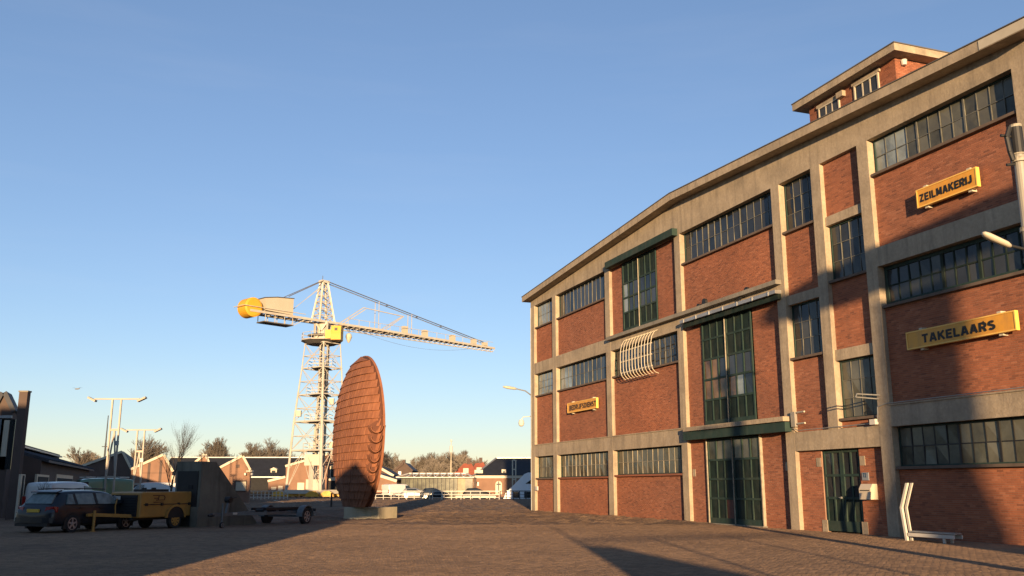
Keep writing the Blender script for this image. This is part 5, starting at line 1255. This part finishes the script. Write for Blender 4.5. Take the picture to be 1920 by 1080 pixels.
rect(fr, t, 617, 896, 640, 901, 'cream', 'gate_lintel', .3)
t, fr = poly_house('brick_gable', 'small brick gable right behind the rusty disc with a cream garage door', 132, [(660, 925), (660, 905), (700, 889), (744, 903), (744, 925)], 12, 'far_brick', 'slate', 'cream', [(1, 2), (2, 3)])
rect(fr, t, 716, 909, 731, 922, 'cream', 'garage_door', .1)
t, fr = poly_house('slate_shed', 'dark hipped slate roof peeping out right of the disc', 150, [(670, 920), (670, 894), (695, 872), (712, 878), (738, 893), (738, 920)], 10, 'far_brick2', 'slate', 'cream', [(1, 2), (2, 3), (3, 4)])
t, fr = poly_house('brick_house', 'brown brick house with grey slate roof and chimney in front of the trees', 168, [(734, 918), (734, 888), (757, 869), (773, 884), (773, 918)], 9, 'far_brick2', 'tile_dark', 'far_brick2', [(1, 2), (2, 3)])
u0, z0 = fr.px(753, 873); u1, z1 = fr.px(758.5, 862)
MB().fbox(fr, u0, u1, z0 - .5, z1, -2, -1).build('chimney', M['far_brick2'], t); rect(fr, t, 747, 884, 752, 890, 'galv', 'window', .08)
# glass pavilion with white lattice roof
Yp = 134
fr = Frame((0, Yp, 0), (1, 0, 0), (0, -1, 0))
pa = fr.px(752, 921)[0]; pb2 = fr.px(858, 921)[0]; zt_ = fr.px(752, 896)[1]
t = thing('glass_pavilion', 'low glass pavilion with white lattice roof beyond the railing', 'building', ((pa + pb2) / 2, Yp, 0))
nP = 14
for k in range(nP):
    ua = pa + (pb2 - pa) * k / nP; ub = pa + (pb2 - pa) * (k + 1) / nP
    MB().fbox(fr, ua + .04, ub - .04, .1, zt_, -.1, -.04).build('glass_panel', M['pav_glass'], t)
    MB().fbox(fr, ua - .03, ua + .03, .1, zt_, -.1, -.03).build('mullion', M['tile_dark'], t)
MB().fbox(fr, pa, pb2, 0, .1, -9, .1).build('floor_slab', M['concrete'], t); MB().fbox(fr, pa + .2, pb2 - .2, .1, zt_, -9, -8.9).build('rear_glass', M['pav_glass'], t)
uc0, uc1 = fr.px(858, 921)[0], fr.px(872, 921)[0]
MB().fbox(fr, uc0, uc1, 0, zt_, -6, .0).build('end_wall', M['concrete'], t)
uc2 = fr.px(886, 921)[0]; MB().fbox(fr, uc1, uc2, .1, zt_, -5, -.05).build('end_glass', M['pav_glass'], t)
r0, r1 = fr.px(744, 896)[0], fr.px(889, 896)[0]; zr = zt_ + .12; zr2 = fr.px(800, 887)[1]
MB().fbox(fr, r0, r1, zt_, zr, -9.5, .9).build('roof_slab', M['white'], t)
q0, q1 = fr.px(764, 888)[0], fr.px(872, 888)[0]
prs = [(fr(q0, zr2, -2), fr(q1, zr2, -2)), (fr(r0, zr, .8), fr(q0, zr2, -2)), (fr(r1, zr, .8), fr(q1, zr2, -2)), (fr(r0, zr, -9), fr(q0, zr2, -2)), (fr(q0, zr2, -7), fr(q1, zr2, -7))]
k = 0; uu = q0
while uu < q1:
    prs += [(fr(uu, zr, .6), fr(uu + .5, zr2, -2)), (fr(uu + 1.0, zr, .6), fr(uu + .5, zr2, -2))]; uu += 1.0
strut('roof_lattice', prs, .12, 'white', t)
# red-roofed houses far behind
for i, (pts, lab) in enumerate((([(852, 915), (852, 890), (868, 868), (882, 868), (894, 890), (894, 915)], 'far house with deep red tiled roof, left one behind the pavilion'), ([(884, 915), (884, 888), (890, 868), (905, 865), (912, 886), (912, 915)], 'far house with orange tiled roof and chimney, right one behind the pavilion'))):
    Y = 195 + 8 * i
    P_ = [at(x, y, Y) for x, y in pts]; P_[0].z = P_[-1].z = 0
    t = thing('red_roofed_house', lab, 'house', ((P_[0].x + P_[-1].x) / 2, Y, 0))
    MB().prism([P_[0], P_[1], P_[4], P_[5]], [p + Vector((0, 8, 0)) for p in (P_[0], P_[1], P_[4], P_[5])]).build('wall', M['far_brick2'], t)
    e0, e1, e2, e3 = P_[1], P_[2], P_[3], P_[4]
    rg0, rg1 = e1 + Vector((0, 4, 0)), e2 + Vector((0, 4, 0))
    c = [e0 + Vector((-.4, -.4, 0)), e3 + Vector((.4, -.4, 0)), e3 + Vector((.4, 8.4, 0)), e0 + Vector((-.4, 8.4, 0)), rg0, rg1]
    MB().add(c, [(0, 1, 5, 4), (1, 2, 5), (2, 3, 4, 5), (3, 0, 4), (0, 3, 2, 1)]).build('roof', M['red_tile'], t)
    MB().box(rg1.x - .9, rg1.x - .2, rg1.y - .4, rg1.y + .4, rg1.z - .6, rg1.z + .9).build('chimney', M['far_brick2'], t)
    MB().box((e0.x + e3.x) / 2 - .5, (e0.x + e3.x) / 2 + .6, Y - .2, Y + 1, e0.z + .2, e0.z + 1.3).build('dormer', M['cream'], t)
# hipped brick building at the end of the quay
Yh = 150
fr = Frame((0, Yh, 0), (1, 0, 0), (0, -1, 0))
ul = fr.px(893, 921)[0]; ur = ul + 26; ez = fr.px(905, 893)[1]; rz = fr.px(930, 862)[1] + .45
t = thing('hipped_hall', 'brick hall with dark hipped roof, cream cornice and arched window at the quay end', 'building', ((ul + ur) / 2, Yh, 0))
MB().fbox(fr, ul, ur, 0, ez - .3, -12, 0).build('wall', M['far_brick'], t)
MB().fbox(fr, ul - .25, ur, ez - .3, ez + .12, -12.3, .3).build('cornice', M['cream'], t)
x0, x1 = ul - .4, ur + .4
rgA, rgB = fr(fr.px(930, 862)[0], rz, -6), fr(ur - 6, rz, -6)
c = [fr(x0, ez + .12, .4), fr(x1, ez + .12, .4), fr(x1, ez + .12, -12.4), fr(x0, ez + .12, -12.4), rgA, rgB]
rfh = MB().add(c, [(0, 1, 5, 4), (1, 2, 5), (2, 3, 4, 5), (3, 0, 4), (0, 3, 2, 1)]).build('roof', M['slate'], t)
MB().beam(c[0] + Vector((0, 0, .05)), rgA + Vector((0, 0, .05)), .22, .12).beam(rgA, rgB, .3, .2).build('ridge_capping', M['galv'], rfh)
uw0, uw1 = fr.px(929, 920)[0], fr.px(941, 920)[0]; zs_ = fr.px(935, 908)[1]; rw = (uw1 - uw0) / 2; uc = (uw0 + uw1) / 2
ar = [(uw0, .35), (uw1, .35)] + [(uc + rw * math.cos(math.pi * k / 10), zs_ + rw * math.sin(math.pi * k / 10)) for k in range(11)]
wv = MB().prism([fr(u, z, .1) for u, z in ar], [fr(u, z, -.05) for u, z in ar]).build('arched_window', M['cream'], t)
MB().fbox(fr, uc - .08, uc + .08, .5, zs_ + rw * .9, .1, .14).fbox(fr, uc - rw * .7, uc + rw * .7, zs_ - .1, zs_ + .1, .1, .13).build('glazing_bar', M['tile_dark'], wv)
p0 = fr.px(940.5, 892); p1 = fr.px(949, 880)
dm = MB().fbox(fr, p0[0], p1[0], ez + .2, p1[1], -4, -.6).build('dormer', M['cream'], t); MB().fbox(fr, p0[0] + .22, p1[0] - .22, ez + .45, p1[1] - .25, -.6, -.55).build('dormer_window', M['glass_dark'], dm)
MB().fbox(fr, fr.px(889.5, 890)[0], fr.px(905, 890)[0], ez + .1, fr.px(900, 881)[1], -3, -.4).build('gablet', M['cream'], t)
MB().fbox(fr, fr.px(895, 905)[0], fr.px(898, 905)[0], fr.px(895, 911)[1], fr.px(895, 904)[1], 0, .4).build('wall_lamp', M['white'], t)
Yf = 128; b0 = at(961, 912, Yf); b1 = at(967, 912, Yf); zt2 = at(961, 862, Yf).z
t = thing('goalpost_frame', 'slim cream twin-post frame standing before the hipped hall', 'frame', ((b0.x + b1.x) / 2, Yf, 0))
for b_x in (b0.x, b1.x): MB().box(b_x - .08, b_x + .08, Yf - .08, Yf + .08, 0, zt2).build('post', M['cream'], t)
for f_ in (.22, .5, .76, 1.0): MB().box(b0.x, b1.x, Yf - .06, Yf + .06, zt2 * f_ - .12, zt2 * f_).build('rung', M['cream'], t)
# yacht moored behind the warehouse corner
Yy = 121
fr = Frame((0, Yy, 0), (1, 0, 0), (0, -1, 0))
t = thing('motor_yacht', 'pale sloping yacht superstructure half hidden behind the warehouse corner', 'boat', fr(3, 0, -2))
pts = [fr.px(x, y) for x, y in ((944, 935), (948, 925), (983, 889), (990, 886))]
pts = pts + [(pts[-1][0] + 8, pts[-1][1])]; pts.append((pts[-1][0] + 1.5, .0)); 
pts = [(u, max(z, .0)) for u, z in pts]
MB().prism([fr(u, z, 0) for u, z in pts], [fr(u, z, -4.2) for u, z in pts]).build('hull', M['yacht'], t)
w0 = [fr.px(x, y) for x, y in ((985, 907), (999, 897), (1012, 897), (1012, 907))]
MB().prism([fr(u, z, .04) for u, z in w0], [fr(u, z, -.05) for u, z in w0]).build('cabin_window', M['glass_dark'], t)
for x0, x1 in ((962, 975), (983, 1003), (1008, 1025)):
    a_, b_2 = fr.px(x0, 936), fr.px(x1, 922); MB().fbox(fr, a_[0], b_2[0], max(.15, a_[1]), b_2[1], -.05, .04).build('saloon_window', M['glass_dark'], t)
MB().fbox(fr, fr.px(950, 925)[0], fr.px(1030, 925)[0], fr.px(960, 921)[1], fr.px(960, 919.5)[1], -.05, .06).build('rubbing_strake', M['galv'], t)
# left-hand buildings in the shade
p_far = at(165, 912, 79); FL = Frame((p_far.x, p_far.y, 0), -DV, Vector((math.cos(AZ), -math.sin(AZ), 0)))
t = thing('long_workshop', 'long dark workshop with stepped tiled roof running along the left edge', 'building', FL(16, 0, -3))
sec = [(0, 0), (0, 2.95), (-2.4, 3.65), (-2.4, 4.0), (-5.4, 4.5), (-9, 4.1), (-9, 0)]
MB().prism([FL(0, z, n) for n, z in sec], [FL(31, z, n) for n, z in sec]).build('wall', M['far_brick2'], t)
q = [(.35, 2.85), (-2.38, 3.67), (-2.38, 3.77), (.35, 2.97)]
MB().prism([FL(-.3, z, n) for n, z in q], [FL(31, z, n) for n, z in q]).build('lower_roof', M['tile_dark'], t)
tb = MB()
for k in range(78):
    u_ = -.2 + k * .4; tb.tube(FL(u_, 2.99, .35), FL(u_, 3.78, -2.36), .07, .07, 5, False)
tb.build('roof_tiles', M['tile_dark'], t, kind='stuff')
q = [(-2.1, 3.97), (-5.4, 4.58), (-9.2, 4.15), (-9.2, 4.3), (-5.4, 4.74), (-2.1, 4.11)]
MB().prism([FL(2.5, z, n) for n, z in q], [FL(31, z, n) for n, z in q]).build('upper_roof', M['tile_dark'], t)
MB().fbox(FL, 1.5, 31, 3.91, 4.01, -2.3, -2.02).build('gutter', M['galv'], t)
for k in range(8): MB().fbox(FL, 2.5 + k * 3.3, 5.3 + k * 3.3, 3.7, 3.91, -2.42, -2.36).build('clerestory_window', M['glass_dark'], t)
for x0, x1 in ((38, 46), (68, 91), (105, 136)):
    ua, za = FL.px(x0, 889); ub, zb = FL.px(x1, 889)
    o = MB().fbox(FL, ub, ua, .0, min(za, 2.7), -.05, .05).build('door_surround', M['cream'], t); MB().fbox(FL, ub + .45, ua - .45, .0, 2.1, .05, .08).build('door', M['interior'], o)
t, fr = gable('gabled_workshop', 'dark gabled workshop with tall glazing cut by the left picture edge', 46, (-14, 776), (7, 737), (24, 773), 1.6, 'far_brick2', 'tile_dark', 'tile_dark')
for x0, x1, m_ in ((-8, 3, 'pane_pale'), (4.5, 9, 'glass_dark'), (14, 20, 'glass_dark')): rect(fr, t, x0, 786, x1, 880, m_, 'glazing', .05)
rect(fr, t, 10, 788, 12.5, 856, 'cream', 'mullion', .09); rect(fr, t, -10, 779, 22.5, 784, 'galv', 'lintel', .08)
c0 = at(37, 735, 45); c1 = at(52, 735, 45); zc = at(45, 735, 45).z
t = thing('brick_chimney', 'tall square brick chimney with a sunlit tip at the far left', 'chimney', ((c0.x + c1.x) / 2, 45.2, 0))
MB().box(c0.x - .02, c1.x + .0, 45, 45.3, 0, zc).build('shaft', M['far_brick2'], t); MB().box(c0.x - .05, c1.x + .03, 44.97, 45.33, zc, zc + .07).build('cap', M['concrete_dark'], t)

# ================================================================== railings
def railing(label, a, b, n, z=1.05, m='white'):
    t = thing('railing', label, 'railing', (a + b) / 2)
    for k in range(n + 1):
        p = a.lerp(b, k / n); MB().beam(p, p + Vector((0, 0, z)), .07, .07).build('post', M[m], t)
    for h in (z, z * .62, z * .3): MB().beam(a + Vector((0, 0, h)), b + Vector((0, 0, h)), .04, .045 if h < z else .07).build('rail', M[m], t)
    return t
ra = at(455, 912, 113); rb = at(540, 912, 114); ra.z = rb.z = 0
railing('white railing left of the crane base', ra, rb, 12)
ra = at(676, 912, 112); rb = at(806, 912, 112); ra.z = rb.z = 0
railing('white railing along the quay right behind the disc', ra, rb, 9)
ra = at(811, 912, 111); rb = at(936, 912, 111); ra.z = rb.z = 0
railing('white railing along the quay in front of the hipped hall', ra, rb, 7)
ra = at(938, 912, 111.5); rb = at(1010, 912, 112); ra.z = rb.z = 0
railing('dark railing in front of the yacht', ra, rb, 6, m='tile_dark')
# parked cars and a jetty beyond the railing
ja, jb = at(855, 912, 118), at(930, 912, 118)
t = thing('jetty', 'low cream jetty edge beyond the quay railing', 'jetty', ((ja.x + jb.x) / 2, 118, 0))
MB().box(ja.x, jb.x, 117.5, 119.5, .25, .55).build('deck', M['cream'], t)
for k in range(6): MB().box(ja.x + k * .95, ja.x + k * .95 + .2, 117.6, 117.9, 0, .25).build('pile', M['bare_wood'], t)
for i, (x, col_, lab) in enumerate(((752, 'galv', 'small grey car parked beside the pavilion'), (788, 'carpaint', 'dark car parked in front of the pavilion glass'), (868, 'black', 'black car parked at the pavilion end wall'))):
    o = at(x, 912, 124); T = Loc((o.x, 124), (1, .05)); c_ = thing('parked_car', lab, 'car', T(1.9, 0, 0), 'cars beyond the quay railing')
    st2 = [(0, .3, 0, .7, .74, .7, .62), (.15, .2, 0, .85, .95, .8, .6), (.6, .2, .02, .88, 1.35, .82, .56), (1.8, .2, .02, .88, 1.42, .82, .57), (2.6, .2, .02, .87, 1.1, .82, .58), (3.1, .2, .02, .84, .9, .81, .62), (3.8, .3, 0, .6, .65, .7, .55)]
    MB().loft(body_rings(st2, T)).build('body', M[col_], c_, smooth=True)
    for s_ in (-1, 1):
        for xw in (.75, 3.0): wheel(T, xw, s_ * .72, .3, .18, s_, c_)
        qq = [(.75, .92), (2.45, .9), (1.95, 1.3), (.85, 1.3)]; MB().prism([T(a_, s_ * (.80 - .3 * (z - .9)), z) for a_, z in qq], [T(a_, s_ * (.70 - .3 * (z - .9)), z) for a_, z in qq]).build('side_window', M['glass_dark'], c_)

# ================================================================== masts far away
for (x, y0, Y, lab, m_, th) in ((845, 828, 165, 'slim flag mast with a box top above the pavilion', 'cream', .10), (191, 779, 130, 'thin dark ship mast beyond the shaded workshops', 'tile_dark', .12)):
    b = at(x, 912, Y); b.z = 0; zt_ = at(x, y0, Y).z
    t = thing('mast', lab, 'mast', b)
    MB().tube(b, b + Vector((0, 0, zt_ * .66)), th * 1.3, th, 8).tube(b + Vector((0, 0, zt_ * .66)), b + Vector((0, 0, zt_)), th * .8, th * .5, 8).build('pole', M[m_], t)
    if m_ == 'cream': MB().tube(b + Vector((0, 0, zt_ * .80)), b + Vector((0, 0, zt_ * .92)), .28, .28, 8).tube(b + Vector((0, 0, zt_)), b + Vector((0, 0, zt_ + .4)), .2, .1, 8).build('lantern', M['white'], t)
    else: MB().beam(b + Vector((-.5, 0, zt_ * .62)), b + Vector((.5, 0, zt_ * .62)), .1, .1).build('spreader', M[m_], t)

# ================================================================== trees (bare, winter)
def tree_mesh(seed, height, levels, spread, trunk_f=.3, n0=5, thick=.03, upright=.5, tri=3, density=1.0, rmin=.0):
    rnd = random.Random(seed); b = MB(); tw = MB()
    def grow(p, d, L, r, lv):
        segs = 3 if lv < 2 else 2; q = p
        for s_ in range(segs):
            d2 = (d + Vector((rnd.uniform(-.16, .16), rnd.uniform(-.16, .16), rnd.uniform(-.02, .14)))).normalized()
            e = q + d2 * (L / segs); r1 = max(rmin * .8, r * (.80 if lv else .88)); r = max(r, rmin)
            (b if lv < 3 else tw).tube(q, e, r, r1, 6 if lv == 0 else (4 if lv < 3 else tri), False); 
            q, d, r = e, d2, r1
            if lv < levels and (s_ > 0 or lv > 0):
                for _ in range(rnd.choice((1, 2, 2)) if lv else rnd.choice((1, 2))):
                    if rnd.random() > density: continue
                    x = d.orthogonal().normalized(); y = d.cross(x); a = rnd.uniform(0, 6.28); tl_ = rnd.uniform(.45, .95) * spread
                    nd = (d + (x * math.cos(a) + y * math.sin(a)) * tl_ + Vector((0, 0, upright * .25))).normalized()
                    grow(q, nd, L * rnd.uniform(.55, .8), r * rnd.uniform(.5, .68), lv + 1)
        if lv < levels:
            for _ in range(2):
                x = d.orthogonal().normalized(); y = d.cross(x); a = rnd.uniform(0, 6.28)
                nd = (d + (x * math.cos(a) + y * math.sin(a)) * rnd.uniform(.25, .6) * spread).normalized(); grow(q, nd, L * rnd.uniform(.6, .85), r * .7, lv + 1)
    grow(Vector((0, 0, 0)), Vector((0, 0, 1)), height * trunk_f, height * thick, 0)
    zmax = max(v[2] for v in b.v + tw.v); k = height / zmax
    for m in (b, tw): m.v = [(x * k, y * k, z * k) for x, y, z in m.v]
    return b, tw
def make_tree(name, label, loc, seed, height, levels, spread, group=None, bark='bark', twig='twig', **kw):
    t = thing(name, label, 'tree', loc, group); b, tw = tree_mesh(seed, height, levels, spread, **kw)
    for m, nm, mt in ((b, 'trunk', bark), (tw, 'crown', twig)):
        m.v = [(x + loc[0], y + loc[1], z) for x, y, z in m.v]; o = m.build(nm, M[mt], t, recalc=False)
        if nm == 'crown': o['kind'] = 'stuff'
    return t
nt = at(322, 912, 70); make_tree('bare_tree', 'bare dark tree standing in front of the sunlit gable by the wedge', (nt.x, 70, 0), 11, at(322, 783, 70).z, 4, .62, bark='bark_dark', twig='bark_dark', trunk_f=.34, thick=.018, upright=.9, density=.9)
sh = at(84, 912, 40.5); make_tree('bare_shrub', 'low bare shrub with sticks in front of the shaded white van', (sh.x, 40.5, 0), 5, 1.95, 3, .9, bark='bark_dark', twig='bark_dark', trunk_f=.16, thick=.012, density=.7)
base_trees = []
spec = [(247, 812, 196, 'broad bare tree rising behind the shaded gable'), (412, 818, 198, 'tallest bare tree behind the slate hall, left one'), (460, 829, 202, 'smaller bare tree behind the slate hall, middle one'), (508, 818, 200, 'bare tree behind the slate hall, right one nearest the crane'), (150, 835, 190, 'bare sunlit tree left of the dark ship mast')]
for i, (x, y, Y, lab) in enumerate(spec):
    b = at(x, 912, Y); h = at(x, y, Y).z
    base_trees.append(make_tree('bare_tree', lab, (b.x, Y, 0), 20 + i, h, 5, .75, 'bare trees on the skyline', trunk_f=.24, thick=.02, density=.95, rmin=.024))
rnd = random.Random(3)
line = [(118, 858), (168, 852), (186, 848), (200, 852), (216, 856), (268, 850), (290, 856), (345, 856), (372, 850), (392, 838), (432, 842), (484, 848), (530, 842), (548, 850)] + [(692 + k * 17 + rnd.uniform(-5, 5), rnd.uniform(844, 862)) for k in range(12)] + [(838, 846), (855, 842), (868, 848), (880, 856), (955, 858), (970, 857), (985, 860)]
for i, (x, y) in enumerate(line):
    Y = rnd.uniform(205, 222); b = at(x, 912, Y); h = at(x, y, Y).z
    src = base_trees[i % len(base_trees)]; c = copy_tree(src)
    hs = at(spec[i % 5][0], spec[i % 5][1], spec[i % 5][2]).z
    k = h / hs; c.location = (b.x, Y, 0); c.scale = (k * 1.2, k * 1.2, k); c.rotation_euler = (0, 0, rnd.uniform(0, 6.28))
    c['label'] = 'bare winter tree in the far tree line, left of the crane' if x < 600 else 'bare winter tree in the far tree line, right of the rusty disc'
    c['group'] = 'far tree line left of the crane' if x < 600 else 'far tree line right of the disc'
# low scrub closing the view under the crowns
for x0, x1, lab in ((690, 890, 'brown winter scrub under the trees right of the disc'), (100, 560, 'brown winter scrub under the trees behind the slate hall')):
    Y = 225; a, b = at(x0, 912, Y), at(x1, 912, Y); m = MB(); rr_ = random.Random(x0)
    for k in range(2600 if x0 > 600 else 4200):
        x = rr_.uniform(a.x, b.x); y = Y + rr_.uniform(0, 14); h = rr_.uniform(1.5, 6.2)
        p = Vector((x, y, 0)); q = p + Vector((rr_.uniform(-.9, .9), rr_.uniform(-.6, .6), h)); m.tube(p, q, .09, .02, 3, False)
        for _ in range(3):
            f_ = rr_.uniform(.3, .9); s_ = p.lerp(q, f_); m.tube(s_, s_ + Vector((rr_.uniform(-1, 1), rr_.uniform(-.5, .5), rr_.uniform(.3, 1.3))), .045, .012, 3, False)
    o = m.build('scrub', M['twig'], recalc=False); tag(o, lab, 'scrub', kind='stuff')

# a gull high over the left workshops
gp_ = at(145, 729, 90)
gl = MB()
for s_ in (-1, 1): gl.add([gp_ + Vector((0, -.08, 0)), gp_ + Vector((0, .10, .0)), gp_ + Vector((s_ * .32, .06, .13)), gp_ + Vector((s_ * .62, .0, .05)), gp_ + Vector((s_ * .30, -.06, .12))], [(0, 1, 2, 4), (4, 2, 3)])
gl.lathe(gp_ + Vector((-.28, 0, -.02)), (1, 0, .05), [(0, .01), (.1, .05), (.3, .07), (.45, .045), (.56, .005)], 8)
tag(gl.build('gull', M['galv']), 'tiny gull flying above the left workshops', 'bird')

# ================================================================== out of view: shapes fitted to the long shadows they throw
CA, SA = math.cos(SUN_AZ), math.sin(SUN_AZ)
def SV(lat, t, z): return Vector((lat * CA + t * SA, -lat * SA + t * CA, z))     # across the light, along the light
k = math.tan(SUN_EL)
sky_l = [(-6.2, 0), (-6.2, 3.7), (-6.6, 3.95), (-6.6, 4.72), (-5.0, 4.82), (-5.0, 5.2), (-6.15, 6.6), (-7.8, 6.1), (-9.2, 6.3), (-11.5, 8.4), (-14, 9.3), (-17, 9.2), (-19, 8.2), (-21.5, 8.2), (-21.6, 9.4), (-24.25, 9.5), (-24.35, 8.3), (-25.2, 8.4), (-33.2, 8.6), (-33.4, 15.5), (-70, 15.5), (-70, 0)]  # unseen skyline, drawn to fit the edges of its shadow
tc = 6.0
t = thing('shadow_shed_row', 'unseen shed row left of the viewer, outline shaped to throw the shadow', 'building', SV(-30, tc, 0))
pr = [(l, max(0, H - k * tc) if H > 0 else 0) for l, H in sky_l]
f0 = [SV(l, tc, z) for l, z in pr]; f1 = [SV(l - (.0 if l > -60 else 0), tc - 9, z) for l, z in pr]
MB().prism(f0, f1).build('wall', M['far_brick2'], t)
for u in range(6): MB().box(-12 - u * 2.6, -10.6 - u * 2.6, tc + .0, tc + .06, 1, 3.2, lambda a, b, c: SV(a, b, c)).build('window', M['glass_dark'], t)
tt = -6.0; dz = -k * tt
t = thing('capped_caster', 'unseen capped column behind the viewer on the right, added to throw the wall shadow', 'tower', SV(13.75, tt, 0))
MB().lathe(SV(13.75, tt, 0), (0, 0, 1), [(0, 1.15), (3.2, .95), (5.0, .66), (10.9 + dz * 0, .62)], 24).build('stem', M['concrete_dark'], t)  # column and cap added unseen, fitted to the shadow on the warehouse
pc_ = [(10.75 + dz, .9), (10.95 + dz, 2.1), (11.25 + dz, 2.6), (11.7 + dz, 2.62), (12.0 + dz, 2.35), (12.18 + dz, 1.8)]
MB().lathe(SV(13.75, tt, 0), (0, 0, 1), pc_, 28).build('cap', M['concrete_dark'], t)
tp = -4.5; dz = -k * tp
t = thing('shadow_post_frame', 'unseen steel post frame behind the viewer, placed from its shadow lines', 'rack', SV(6.5, tp, 0))
for lat, H in ((2.62, 3.35), (5.15, 2.68), (7.8, 2.78), (10.5, 2.85)): MB().tube(SV(lat, tp, 0), SV(lat, tp, H + dz), .05, .05, 8).build('post', M['galv'], t)
MB().tube(SV(2.62, tp, 2.50 + dz), SV(10.9, tp, 2.84 + dz), .05, .05, 8).build('top_rail', M['galv'], t)  # unseen rail and posts, placed from their shadow lines
t = thing('sloped_caster', 'unseen sloping shape behind the viewer, added to throw the ground shadow', 'boat', SV(4, tp - 1.5, 0))
pr = [(2.62, .05), (2.62, 2.42 + dz), (3.4, 2.36 + dz), (4.2, 1.92 + dz), (5.4, 1.38 + dz), (6.0, .9 + dz), (6.1, .05)]  # unseen sloping outline added for its shadow on the ground
MB().prism([SV(l, tp - 1.0, z) for l, z in pr], [SV(l + .2, tp - 4.0, z) for l, z in pr]).build('sloped_body', M['tile_dark'], t)
